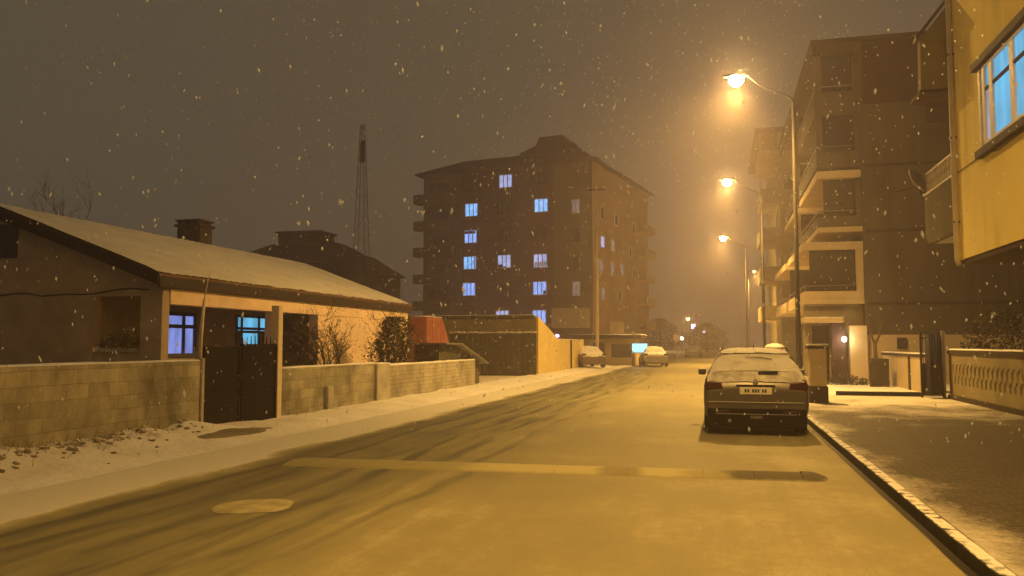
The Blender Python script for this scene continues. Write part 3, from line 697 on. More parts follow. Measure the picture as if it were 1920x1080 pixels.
for i, (x, y, h, wd, lab) in enumerate(((-14, 118, 5.5, 3.2, 'leftmost dark bushy tree in the haze beyond the cyan sign'), (-7.5, 112, 4.6, 3.4, 'middle dark bushy tree in the haze at the end of the street'),
                                      (-1.5, 120, 4.2, 3.0, 'rightmost low dark tree in the haze behind the parked estate car'))):
    x, y, h, wd = x * 1.3, y * 1.3, h * 1.3, wd * 1.3
    t = thing('far_tree', lab, 'tree', (x, y, 0), group='trees at the end of the street')
    b = MB(); b.tube([(0, 0, 0), (.1, 0, h * .5), (0, .1, h * .8)], [.2, .14, .05], 6); b.build('trunk', 'bark', t)
    b = MB()
    for j in range(5000):
        a = rng.uniform(0, 6.28); u = rng.random() ** .45; z = rng.uniform(.1, 1)
        rr = wd * math.sin(math.pi * min(.97, z * .85 + .1)) * (1 + .4 * nz(math.cos(a) * 2, z * 3 + i, 1, math.sin(a)))
        b.leaf((math.cos(a) * u * rr, math.sin(a) * u * rr * .7, z * h), rng.uniform(.08, .16), rng)
    b.build('crown', 'leaf_dark', t)
# small far lights
M['glow_lilac'] = emis('glow_lilac', (0.9, 0.55, 0.85), 6.0); M['glow_warm'] = emis('glow_warm', (1.0, 0.62, 0.22), 40.0); M['glow_white'] = emis('glow_white', (1.0, 0.8, 0.55), 9.0)
for (x, y, z, r, gm, lab) in ((-5.0, 180, 5.35, .42, 'glow_lilac', 'small lilac lit sign on a post just below the farthest street lamp'), (-2.9, 190, 4.3, .3, 'glow_lilac', 'lower fainter lilac lit sign on a post right of the other lilac one'), (-6.6, 160, 2.7, .3, 'glow_white', 'small upright white lit sign on a post far down the street')):
    t = thing('far_lit_sign', lab, 'sign', (x, y, 0))
    MB().tube([(0, .1, 0), (0, .1, z)], .06, 6).build('post', 'iron', t)
    MB().box(-r, r, 0, .2, z - r * 1.2, z + r * 1.2).build('panel', gm, t, bevel=.05)

# ------------------------------------------------------------------ street lamps
M['lamp_lens'] = emis('lamp_lens', (1.0, 0.58, 0.16), 950.0)
M['lamp_lens_low'] = emis('lamp_lens_low', (1.0, 0.58, 0.16), 220.0)
M['lamp_lens_dim'] = emis('lamp_lens_dim', (1.0, 0.62, 0.30), 3.0)
def lamp_head(p, rz, head_z, lens='lamp_lens'):
    """cobra head at the end of the arm, p its parent; opening faces down"""
    x, y, z = head_z
    b = MB(); prof = []
    for i in range(9):
        a = i / 8.0; w2 = 0.04 + 0.10 * math.sin(math.pi * min(1, .15 + a * .8)); h2 = 0.04 + .07 * math.sin(math.pi * (.1 + a * .8))
        prof.append((x + .32 - a * .72, w2, h2))
    i0 = len(b.v)
    for (px, w2, h2) in prof:
        for (sy, sz) in ((-1, 0), (-.8, .7), (0, 1), (.8, .7), (1, 0)): b.v.append((px, y + sy * w2, z + sz * h2))
    for i in range(8):
        for j in range(4): a = i * 5 + j; b.f.append((a, a + 1, a + 6, a + 5))
    b.f.append(tuple(range(5))); b.f.append(tuple(40 + j for j in (4, 3, 2, 1, 0)))
    hd = b.build('lamp_head', 'lamp_metal', p, smooth=True)
    MB().lathe([(0.03, -.30), (0.13, -.26), (.20, -.17), (.215, -.08), (.17, .0)], (x - .03, y, z), n=16).build('lens', lens, hd, smooth=True)
    return hd
def street_lamp(label, x, y, reach=1.6, zt=8.85, zh=9.72, watts=LAMP_W, lens='lamp_lens', side=-1, tilt=16):
    t = thing('street_lamp', label, 'street lamp', (x, y, PZ), 0 if side < 0 else math.pi, group='lamps along the right kerb')
    zt -= PZ; zh -= PZ
    MB().lathe([(.16, 0), (.16, .04), (.10, .06), (.09, 1.1), (.078, 1.15), (.068, 3.0), (.045, zt)], n=14).build('pole', 'lamp_metal', t, smooth=True)
    MB().box(-.105, -.09, -.05, .05, .45, .8).build('hatch', 'iron', t)
    MB().tube([(0, 0, zt - .05), (-.02, 0, zt + .06), (-.14, 0, zt + .16), (-reach * .6, 0, zt + .64 * (zh - zt)), (-reach + .3, 0, zh)], [.036, .030, .024, .020, .018], 8).build('arm', 'lamp_metal', t, smooth=True)
    hd = lamp_head(t, 0, (-reach, 0, zh), lens)
    if watts > 0:
        L = bpy.data.lights.new('lamp_bulb', 'SPOT'); L.spot_size = R(150); L.spot_blend = 0.7; L.energy = watts; L.color = SODIUM; L.shadow_soft_size = 0.12
        lo = bpy.data.objects.new('lamp_bulb', L); COL.objects.link(lo); lo.parent = hd; lo.location = (-reach - .03, 0, zh - .42); lo.rotation_euler = (0, R(tilt), 0)
    return t
street_lamp('nearest lit street lamp, tall pole beyond the dark estate car', 2.3, 25.6)
street_lamp('second lit street lamp down the street, seen below the nearest one', 2.2, 42.0)
street_lamp('third lit street lamp down the street, half lost in haze', 2.15, 64.5, watts=11000)
street_lamp('street lamp behind the viewer lighting the near road', 2.3, 5.8, watts=4000, tilt=-22, lens='lamp_lens_low')
street_lamp('slim dim lamp post in the haze left of the apartment balconies', 3.1, 86.5, reach=.55, zt=8.9, zh=9.0, watts=9000, lens='lamp_lens_dim', side=1)
street_lamp('farthest lit street lamp, small and orange above the end of the street', -4.7, 175, reach=1.2, zt=6.3, zh=6.85, watts=3000)

# ------------------------------------------------------------------ speed bump, manhole
sb = thing('speed_bump', 'rubber speed bump across the road, slushy pale bands and a dark rounded right end', 'speed bump', (0, 10.0, 0), R(6.0) * 0)
def bump_sec(x0, x1, m, y0=0.0, name='module'):
    b = MB(); n = 7
    for x in (x0, x1):
        yc = 0.32 + (x + 5.5) * 0.045 * 1.0 - 0.30
        for i in range(n + 1):
            a = i / n; b.v.append((x, yc - .06 + a * .74, -0.004 + 0.05 * math.sin(math.pi * a) ** .7))
    for i in range(n): b.f.append((i, i + 1, n + 2 + i, n + 1 + i))
    b.f.append(tuple(range(n + 1))); b.f.append(tuple(range(2 * n + 1, n, -1)))
    return b.build(name, m, sb, smooth=False)
def bump_mat():
    m, t, b = newmat('bump_rubber'); P = pos(t).outputs['Position']; s_ = N(t, 'ShaderNodeSeparateXYZ'); t.links.new(P, s_.inputs[0])
    xw = math_(t, 'ADD', s_.outputs['X'], math_(t, 'MULTIPLY', math_(t, 'SUBTRACT', noise(t, P, 2.5, 5, .7), .5), .55))
    road_c, yel, blk = (.25, .23, .13), (.44, .40, .21), (.09, .08, .05)
    def q(x): return (x + 6) / 8
    band = ramp(t, math_(t, 'DIVIDE', math_(t, 'ADD', xw, 6.0), 8.0), [(q(-5.6), road_c), (q(-3.3), (.30, .275, .15)), (q(-2.9), yel), (q(-1.55), yel), (q(-1.35), road_c), (q(-1.05), road_c), (q(-.9), yel), (q(-.5), yel), (q(-.35), (.33, .30, .16)), (q(-.0), (.30, .27, .15)), (q(.2), blk), (q(1.3), blk)])
    n2 = noise(t, P, 6, 6, .7)
    cov = math_(t, 'ADD', math_(t, 'MULTIPLY', math_(t, 'SUBTRACT', .018, s_.outputs['Z']), 38.0), math_(t, 'MULTIPLY', math_(t, 'SUBTRACT', n2, .45), 1.6))
    t.links.new(mixc(t, ramp(t, cov, [(.1, 0.0), (.7, .85)]), band, (.27, .245, .14)), b.inputs['Base Color'])
    b.inputs['Roughness'].default_value = .8; b.inputs['Specular IOR Level'].default_value = .25
    bump(t, b, noise(t, P, 22, 5, .7), .5, .012); return m
M['bump_rubber'] = bump_mat()
for (x0, x1) in ((-5.6, -4.7), (-4.7, -3.8), (-3.8, -2.9), (-2.9, -2.0), (-2.0, -1.1), (-1.1, -.2), (-.2, .4), (.4, .95)): bump_sec(x0, x1 - .004, 'bump_rubber')
b = MB(); n = 10; yc = 0.32 + 6.45 * .045 - .30 + .31
b.v.append((.95, yc, .058))
for i in range(n + 1):
    a = -math.pi / 2 + math.pi * i / n; b.v.append((.95 + .30 * max(0, math.cos(a)) ** .55, yc + .31 * math.sin(a), 0.005))
for i in range(n + 1):
    a = -math.pi / 2 + math.pi * i / n; b.v.append((.95 + .18 * max(0, math.cos(a)) ** .55, yc + .17 * math.sin(a), 0.05))
for i in range(n): b.f.append((1 + i, 2 + i, n + 3 + i, n + 2 + i)); b.f.append((0, n + 2 + i, n + 3 + i))
b.build('end_cap', 'bump_rubber', sb, smooth=True)
t = thing('manhole_cover', 'round snow covered manhole cover in the tyre tracks on the left', 'manhole', (-4.47, 7.42, 0.0))
b = MB(); b.v.append((0, 0, .026)); nn = 48
for rr_, zz in ((.2, .024), (.33, .016), (.37, .003)):
    for i in range(nn):
        a = 2 * math.pi * i / nn; q = rr_ * (1 + .22 * nz(math.cos(a) * 1.1, math.sin(a) * 1.1, 1, 4) + .06 * nz(math.cos(a) * 5, math.sin(a) * 5, 1)); b.v.append((q * math.cos(a), q * math.sin(a), zz))
for i in range(nn):
    j = (i + 1) % nn; b.f.append((0, 1 + i, 1 + j))
    for k2 in (0, nn): b.f.append((1 + k2 + i, 1 + k2 + nn + i, 1 + k2 + nn + j, 1 + k2 + j))
b.build('cover', 'slush', t, smooth=True)

# stones and weeds in the snow bank by the left wall
bm = bmesh.new(); bmesh.ops.create_icosphere(bm, subdivisions=2, radius=1.0); ICO_V = [tuple(v.co) for v in bm.verts]; ICO_F = [tuple(v.index for v in f_.verts) for f_ in bm.faces]; bm.free()
b = MB(); rng = random.Random(8)
for i in range(150):
    yy = rng.uniform(7.5, 12.6) ; x = -8.85 + abs(rng.gauss(0, .33)) + (0.25 if yy < 10 else 0) * rng.random(); s = rng.uniform(.012, .045) * (1.3 if yy < 9.8 else .9)
    if x > -7.7: continue
    z = verge_z(x, yy)
    i0 = len(b.v); sx_, sy_, sz_ = s * rng.uniform(.7, 1.5), s * rng.uniform(.7, 1.5), s * rng.uniform(.5, .9); sd = rng.uniform(0, 50)
    for (vx, vy, vz) in ICO_V:
        q = 1 + .45 * mn.noise(Vector((vx * 1.3 + sd, vy * 1.3, vz * 1.3))); b.v.append((x + vx * sx_ * q, yy + vy * sy_ * q, z + vz * sz_ * q))
    b.f += [tuple(i0 + j for j in f_) for f_ in ICO_F]
tag(b.build('rubble', 'stone'), 'scattered stones and clods in the snow at the foot of the left block wall', 'rubble', kind='stuff')
b = MB()
for i in range(260):
    if i % 3: yy = rng.uniform(7.6, 11.6); x = -8.85 + abs(rng.gauss(0, .28))
    else: yy = rng.choice((8.4, 9.0, 9.7, 12.6, 16.2, 17.9, 29.6)) + rng.gauss(0, .25); x = -8.86 + abs(rng.gauss(0, .14))
    z = verge_z(x, yy); h = rng.uniform(.04, .17); dx, dy = rng.gauss(0, .09), rng.gauss(0, .09)
    b.quad((x - .003, yy, z - .02), (x + .003, yy + .005, z - .02), (x + dx, yy + dy, z + h))
tag(b.build('dry_weeds', 'leaf_dry'), 'dry grass and weeds sticking out of the snow along the left wall', 'weeds', kind='stuff')

# ------------------------------------------------------------------ cars
def car_paint(name, c, snow):
    return plain(name, c, 0.3, 0.12, 2.0, metal=0.3, bmp=0, snow=snow, spec=0.5)
M['paint_navy'] = car_paint('paint_navy', (0.10, 0.092, 0.09), 0.44)
M['paint_snowed'] = car_paint('paint_snowed', (0.34, 0.31, 0.28), 0.85)
M['paint_snowed_red'] = car_paint('paint_snowed_red', (0.12, 0.09, 0.085), 0.7)
def snow_glass():
    m, t, b = newmat('snow_glass'); P = pos(t).outputs['Position']
    k = math_(t, 'ADD', noise(t, scl(t, P, (1, 1, 2.2)), 3.0, 5, .6), math_(t, 'MULTIPLY', math_(t, 'SUBTRACT', noise(t, P, 25, 3), .5), .25))
    t.links.new(ramp(t, k, [(.20, (.08, .08, .08)), (.29, (.62, .61, .59)), (.58, (.84, .83, .82))]), b.inputs['Base Color'])
    t.links.new(ramp(t, k, [(.34, .1), (.42, .8)]), b.inputs['Roughness']); return m
M['snow_glass'] = snow_glass()
M['hatch_snow'] = plain('hatch_snow', (0.66, 0.65, 0.63), 0.9, 0.40, 7, bmp=.5)
M['glass_dark'] = plain('glass_dark', (0.015, 0.015, 0.018), 0.08, 0.2, 4, bmp=0, spec=0.6)
M['tail_red'] = plain('tail_red', (0.045, 0.008, 0.009), 0.35, 0.3, 9, bmp=0, spec=0.3)
M['plate_white'] = plain('plate_white', (0.72, 0.70, 0.62), 0.5, 0.05, 5, bmp=0)
M['plate_ink'] = plain('plate_ink', (0.03, 0.03, 0.03), 0.6, 0, 5, bmp=0)
M['plastic'] = plain('plastic_black', (0.006, 0.005, 0.006), 0.85, 0.3, 6, spec=.1)
M['chrome'] = plain('chrome', (0.30, 0.30, 0.30), 0.45, 0.1, 5, metal=0.6, bmp=0)
M['head_lamp'] = plain('head_lamp', (0.5, 0.5, 0.48), 0.15, 0.1, 5, bmp=0, spec=0.6)

def car_body(stations):
    """stations: (y, z_bottom, z_mid, z_belt, z_top, w_mid, w_belt, w_top)"""
    b = MB(); n = 13
    for (y, zb, zm, zl, zt, wm, wl, wt) in stations:
        half = [(wm * .80, zb), (wm * .96, zb + .08), (wm, zm), (wl, zl), (wl * .55 + wt * .45, zl * .5 + zt * .5), (wt, zt - .04 * (zt > zl + .05)), ]
        ring = [(-x, z) for x, z in half] + [(0, zt + .015)] + [(x, z) for x, z in reversed(half)]
        b.v += [(x, y, z) for x, z in ring]
    for i in range(len(stations) - 1):
        for j in range(n - 1): a = i * n + j; b.f.append((a, a + 1, a + n + 1, a + n))
        b.f.append((i * n + n - 1, i * n, i * n + n, i * n + 2 * n - 1))
    b.f.append(tuple(range(n))); e = (len(stations) - 1) * n; b.f.append(tuple(e + j for j in range(n - 1, -1, -1)))
    return b
ESTATE = [(0.02, .36, .50, .60, .72, .78, .76, .68), (0.0, .30, .52, .66, .80, .84, .82, .76), (0.06, .24, .56, .80, .96, .885, .87, .80), (0.10, .22, .60, .93, 1.02, .90, .87, .78),
          (0.17, .20, .62, .97, 1.12, .905, .875, .74), (0.34, .20, .62, .97, 1.34, .91, .88, .66), (0.46, .20, .62, .97, 1.44, .91, .88, .60), (0.60, .20, .62, .97, 1.475, .91, .88, .58),
          (1.5, .2, .62, .95, 1.50, .91, .88, .58), (2.3, .2, .62, .93, 1.48, .91, .88, .58), (2.75, .2, .62, .92, 1.36, .91, .88, .60), (3.35, .2, .62, .92, 1.02, .91, .87, .70),
          (3.6, .2, .62, .88, .95, .90, .86, .76), (4.2, .2, .6, .78, .84, .88, .83, .72), (4.5, .24, .52, .66, .72, .80, .74, .62), (4.58, .3, .48, .56, .60, .68, .6, .5)]
SEDAN = [(0.02, .36, .50, .60, .70, .74, .72, .62), (0.0, .30, .52, .66, .78, .80, .78, .7), (0.08, .24, .56, .82, .92, .84, .82, .72), (0.25, .22, .6, .88, .96, .85, .82, .72),
         (0.62, .2, .62, .90, 1.0, .86, .83, .70), (1.05, .2, .62, .91, 1.30, .86, .83, .60), (1.4, .2, .62, .91, 1.42, .86, .83, .56), (2.0, .2, .62, .90, 1.45, .86, .83, .56), (2.5, .2, .62, .89, 1.36, .86, .83, .58),
         (3.15, .2, .62, .88, .98, .86, .82, .68), (3.9, .2, .6, .78, .84, .84, .79, .7), (4.25, .24, .52, .66, .72, .76, .7, .6), (4.32, .3, .48, .56, .60, .64, .58, .5)]
def lin(stations, y, k):
    for a, c2 in zip(stations[1:], stations[2:]):
        if a[0] <= y <= c2[0]:
            u = (y - a[0]) / (c2[0] - a[0]); return a[k] + (c2[k] - a[k]) * u
    return stations[-1][k]
def make_car(label, loc, rz, stations, paint, rear_glass, yg, wheels, detail=True, name='parked_car'):
    t = thing(name, label, 'car', loc, rz)
    car_body(stations).build('body', paint, t, smooth=True, sub=2)
    # rear glass follows the hatch between stations yg
    y0, y1 = yg; b = MB(); n = 6; m2 = 8
    for i in range(n + 1):
        u = i / n; y = y0 + (y1 - y0) * u; z = lin(stations, y, 4); wd = lin(stations, y, 7) - .03
        for j in range(m2 + 1):
            v = -1 + 2 * j / m2; b.v.append((wd * v * .98, y - .03 + .03 * v * v, z + .012 - .02 * v * v))
    for i in range(n):
        for j in range(m2): a = i * (m2 + 1) + j; b.f.append((a, a + 1, a + m2 + 2, a + m2 + 1))
    b.build('rear_window', rear_glass, t, smooth=True)
    # side glass, both sides
    ye0, ye1 = y1 + .22, stations[-5][0] - .12
    for sx in (-1, 1):
        b = MB(); n = 10
        for i in range(n + 1):
            y = ye0 + (ye1 - ye0) * i / n; zl, zt, wl, wt = (lin(stations, y, k2) for k2 in (3, 4, 6, 7))
            for u in (.16, .5, .84): b.v.append((sx * (wl + (wt - wl) * u + .012), y, zl + (zt - zl) * u))
        for i in range(n):
            for j in range(2): a = i * 3 + j; b.f.append((a, a + 1, a + 4, a + 3))
        b.build('side_window', 'glass_dark', t, smooth=True)
    for sx in (-1, 1):
        for wy in wheels:
            ty = MB().lathe([(.20, -.10), (.30, -.105), (.325, -.07), (.33, 0), (.325, .07), (.30, .105), (.20, .10)], (sx * .79, wy, .33), 'X', 24).build('wheel', 'tyre', t, smooth=True)
            MB().lathe([(.20, -.02), (.19, .012), (.10, .03), (.04, .04)], (sx * (.76 + .09 * 1), wy, .33), 'X', 18).build('rim', 'rim', ty) if sx > 0 else \
                MB().lathe([(.04, -.04), (.10, -.03), (.19, -.012), (.20, .02)], (sx * .85, wy, .33), 'X', 18).build('rim', 'rim', ty)
    for sx in (-1, 1):
        wl = stations[3][5]
        b = MB().prism([(sx * wl * .60, .80), (sx * (wl - .04), .78), (sx * (wl - .015), .86), (sx * (wl - .06), .955), (sx * wl * .66, .93)], 'Y', .015 if detail else .02, .16)
        b.build('tail_light', 'tail_red', t, bevel=.02)
        ym = stations[-6][0] - .05
        MB().box(min(sx * .90, sx * 1.06), max(sx * .90, sx * 1.06), ym - .04, ym + .06, .96, 1.09).build('wing_mirror', paint, t, bevel=.03)
    p = MB().box(-.27, .27, -.012, .03, .72, .845).build('number_plate', 'plate_white', t, bevel=.004)
    b = MB(); rr = random.Random(2)
    if detail:
        for (cx, wdt) in ((-.17, .035), (-.125, .03), (-.045, .035), (0.0, .035), (.045, .03), (.12, .03), (.165, .035)):
            b.box(cx - wdt / 2, cx + wdt / 2, -.0145, -.012, .752, .81)
        b.build('plate_marks', 'plate_ink', p)
    if detail:
        MB().box(-.33, .33, -.005, .05, .865, .885).build('grip_strip', 'plastic', t, bevel=.008)
        MB().lathe([(.05, -.02), (.05, .0), (.04, .006)], (0, .055, .93), 'Y', 20).build('badge', 'chrome', t)
        MB().box(-.80, .80, -.022, .02, .575, .588).build('bumper_trim', 'chrome', t, bevel=.005)
        MB().box(-.83, .83, -.03, .12, .13, .47).build('bumper_skirt', 'plastic', t, bevel=.03)  # black lower bumper, made taller so its colour also carries the shade there
        for sx in (-1, 1): MB().box(min(sx * .45, sx * .70), max(sx * .45, sx * .70), -.035, -.02, .40, .44).build('reflector', 'tail_red', t, bevel=.004)
        MB().box(-.68, .68, -.037, -.025, .372, .384).build('skirt_trim', 'chrome', t)
        MB().tube([(-.45, -.05, .26), (-.45, .12, .26)], .032, 12).build('exhaust_pipe', 'chrome', t)
        # roof spoiler with snow, wiper, rails, aerial
        b = MB().box(-.57, .57, .40, .62, 1.42, 1.44); sp2 = b.build('spoiler', paint, t, bevel=.008)
        b = MB()
        for i in range(13):
            for j in range(15):
                v2 = -1 + j / 7; u2 = i / 12; ed = (1 - abs(v2) ** 5) * (1 - max(0, .12 - u2) / .12 * .6)
                b.v.append((v2 * (.60 - .05 * (1 - min(1, u2 * 6))), .36 + 1.9 * u2 + .05 * v2 * v2, 1.425 + .045 * (u2 > .05) + .055 * ed + .012 * nz(v2 * 2, u2 * 5, 1.3) - .02 * v2 * v2))
        for i in range(12):
            for j in range(14): q = i * 15 + j; b.f.append((q, q + 1, q + 16, q + 15))
        b.build('roof_snow', 'snow', t, smooth=True)
        MB().box(.05, .38, .07, .13, 1.085, 1.115).build('rear_wiper', 'plastic', t, bevel=.006)
        b = MB()
        for i in range(9):
            for j in range(21):
                v2 = -1 + j / 10; u2 = i / 8; b.v.append((v2 * (.80 - .07 * u2), .030 + .135 * u2 + .02 * v2 * v2, .945 + .185 * u2 - .03 * v2 * v2 + .012 * nz(v2 * 4, u2 * 3, 1.5)))
        for i in range(8):
            for j in range(20): q = i * 21 + j; b.f.append((q, q + 1, q + 22, q + 21))
        b.build('hatch_snow', 'hatch_snow', t, smooth=True)
        MB().box(-.10, .10, -.034, -.025, .30, .35).build('reflector_plate', 'galv', t, bevel=.004)
        MB().tube([(-.16, .27, 1.37), (.12, .275, 1.36), (.30, .26, 1.33)], .007, 5).build('heater_line', 'plastic', t)
        MB().tube([(0, .7, 1.5), (0, .62, 1.62)], [.008, .004], 5).build('aerial', 'plastic', t)
        for sx in (-1, 1): MB().tube([(sx * .60, .75, 1.47), (sx * .60, .9, 1.52), (sx * .60, 2.2, 1.52), (sx * .60, 2.3, 1.47)], .016, 6).build('roof_rail', 'iron', t)
    return t
make_car('dark estate car parked at the right kerb, its rear window and roof under snow', (.63, 15.15, 0), R(-0.5), ESTATE, 'paint_navy', 'snow_glass', (.17, .44), (.82, 3.55))
make_car('snow covered saloon parked by the yellow yard wall, dark below its snowy roof', (-7.7, 53, .05), R(24), SEDAN, 'paint_snowed_red', 'snow_glass', (.66, 1.3), (.8, 3.4), False)
make_car('fully snowed-in saloon parked beyond the cyan sign', (-4.2, 58.7, 0), R(10), SEDAN, 'paint_snowed', 'snow_glass', (.66, 1.3), (.8, 3.4), False)
make_car('faint snow covered saloon in the haze straight ahead, left of the estate car roof', (-2.9, 98, 0), R(-4), SEDAN, 'paint_snowed', 'snow_glass', (.66, 1.3), (.8, 3.4), False)

# ------------------------------------------------------------------ right: yellow house
Yh = thing('yellow_house', 'yellow rendered house with an overhanging upper floor and cyan lit window at the right edge', 'house', (4.7, 18.0, 0))
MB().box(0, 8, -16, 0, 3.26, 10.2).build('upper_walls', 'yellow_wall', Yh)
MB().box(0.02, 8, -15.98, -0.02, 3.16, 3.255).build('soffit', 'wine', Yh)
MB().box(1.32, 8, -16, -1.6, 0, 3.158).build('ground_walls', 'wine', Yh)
MB().box(-.35, 8.3, -16.3, .35, 10.2, 10.4).build('roof', 'fascia', Yh)
MB().tube([(-.03, -.06, 3.16), (-.06, -.03, 3.26), (-.06, -.03, 10.2)], .055, 10).build('downpipe', 'pipe', Yh, smooth=True)
for z in (4.0, 5.7, 7.4, 9.1): MB().box(-.125, 0, -.075, .015, z, z + .04).build('pipe_clip', 'galv', Yh)
x = -.02; y0, y1, z0, z1 = -4.7, -1.75, 5.10, 6.52
MB().box(-.12, .0, y0 - .1, y1 + .16, z0 - .16, z0 - .02).build('sill', 'fascia', Yh, bevel=.01)
MB().box(-.14, .0, y0 - .1, y1 + .16, z1 + .02, z1 + .16).build('lintel', 'fascia', Yh, bevel=.01)
f = MB(); yp = y1 - .36
f.box(x - .05, x + .01, y1 - .12, y1, z0, z1); f.box(x - .03, x + .01, y1 - .24, y1 - .13, z0, z1); f.box(x - .05, x + .01, yp, y1 - .25, z0, z1)
f.box(x - .05, x + .01, y0, y0 + .08, z0, z1).box(x - .05, x + .01, y0 + .08, yp, z0, z0 + .06).box(x - .05, x + .01, y0 + .08, yp, z1 - .05, z1)
for ya, yb in ((-2.52, -2.34), (-3.56, -3.38)): f.box(x - .045, x + .008, ya, yb, z0 + .06, z1 - .05)
wf = f.build('window', 'frame_white', Yh, bevel=.006)
MB().box(x - .042, x + .006, y0 + .08, yp, 6.06, 6.11).build('transom', 'wine', wf)
MB().quad((x - .005, y0 + .05, z0 + .05), (x - .005, y1 - .05, z0 + .05), (x - .005, y1 - .05, z1 - .05), (x - .005, y0 + .05, z1 - .05)).build('pane', 'glow_cyan', wf)
MB().box(x - .02, x - .006, -2.32, yp - .01, z0 + .07, 6.05).build('curtain', 'curtain_lilac', wf)
MB().tube([(-.015, -16, 4.98), (-.015, -6, 4.96), (-.015, -2.5, 4.9), (-.015, -1.9, 5.0), (-.015, -.1, 5.0)], .010, 5).build('cable', 'iron', Yh)
# balcony beyond the corner, lattice rail and solid parapet with rounded lower edge
bl = MB(); pr = []
zb0, zb1 = 3.86, 5.0
for a in range(7): pr.append((2.62 - .35 + .35 * math.sin(a * math.pi / 12), zb0 + .35 - .35 * math.cos(a * math.pi / 12)))
pr = [(0.05, zb0)] + pr + [(2.62, zb1), (0.05, zb1)]
bl.prism(pr, 'X', -.02, .10); bl.box(.10, 2.0, 2.5, 2.6, zb0 + .3, zb1)
bal = bl.build('balcony', 'beige', Yh)
MB().box(.101, 2.0, .05, 2.48, zb0 + .02, zb0 + .15).build('floor', 'concrete', bal)
b = MB(); b.box(-.03, .08, .05, 2.62, zb1 + .002, zb1 + .04).box(-.01, .06, .05, 2.62, zb1 + .46, zb1 + .50)
n = 14
for i in range(n):
    y0 = .1 + i * 2.5 / n; y1 = y0 + 2.5 / n
    b.tube([(.02, y0, zb1 + .04), (.02, y1, zb1 + .46)], .014, 5); b.tube([(.02, y1, zb1 + .04), (.02, y0, zb1 + .46)], .014, 5)
b.build('railing', 'frame_white', bal)
ub = MB().prism([(-.6, 6.77), (.3, 6.77), (.3, 8.95), (-.58, 7.82)], 'Y', .06, .3).build('upper_balcony', 'olive_plaster', Yh)
MB().prism([(-.66, 7.80), (.3, 9.03), (.3, 9.12), (-.66, 7.89)], 'Y', .04, .32).build('handrail', 'fascia', ub)
MB().box(-.62, .3, .05, .9, 6.69, 6.768).build('floor', 'wine', ub)
t = thing('satellite_dish', 'grey satellite dish fixed to the balcony rail of the yellow house', 'satellite dish', (4.62, 20.75, 5.15))
b = MB(); b.lathe([(.02, .0), (.18, .03), (.30, .08), (.36, .13), (.355, .14), (.29, .095), (.17, .045), (.02, .02)], n=24); o = b.build('dish', 'galv', t, smooth=True)
o.rotation_euler = (R(-62), R(0), R(-125)); o.location = (-.12, -.02, .18)
MB().tube([(.05, 0, -.2), (-.02, -.0, .1), (-.10, -.02, .18)], .018, 6).build('mount', 'iron', t)
MB().tube([(-.12, -.02, .10), (-.5, .12, .02), (-.52, .13, .12)], .012, 5).build('feed_arm', 'iron', t)

# ------------------------------------------------------------------ right: beige apartment building, facing end wall at y = 34
Bg = thing('beige_flats', 'beige four storey flats with balconies over the street, behind the garden walls on the right', 'building', (5.5, 34, 0))
FL = [3.15, 5.95, 8.5, 10.9, 13.4]
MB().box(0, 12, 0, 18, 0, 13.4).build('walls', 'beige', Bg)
b = MB()
for z in FL[:3]: b.box(.1, 12.0, -.03, -.002, z - .07, z + .05)
b.build('floor_bands', 'beige_band', Bg)
MB().box(.12, 2.3, -.028, -.002, 10.9, 13.35).build('top_panel', 'wine', Bg); MB().box(2.31, 6, -.028, -.002, 10.0, 11.6).build('top_panel', 'wine', Bg)
MB().box(.0, 12, -.06, -.002, -.1, 1.95).build('lit_ground_storey', 'cream', Bg)  # paler facing: lamp light on the lower wall put into the colour
MB().box(-1.75, 12.3, -.15, 18.3, 13.4, 13.58).build('roof', 'beige_band', Bg)
MB().box(-1.70, -1.62, -.05, 18, 13.0, 13.4).build('roof_fascia', 'beige_band', rf if False else Bg)
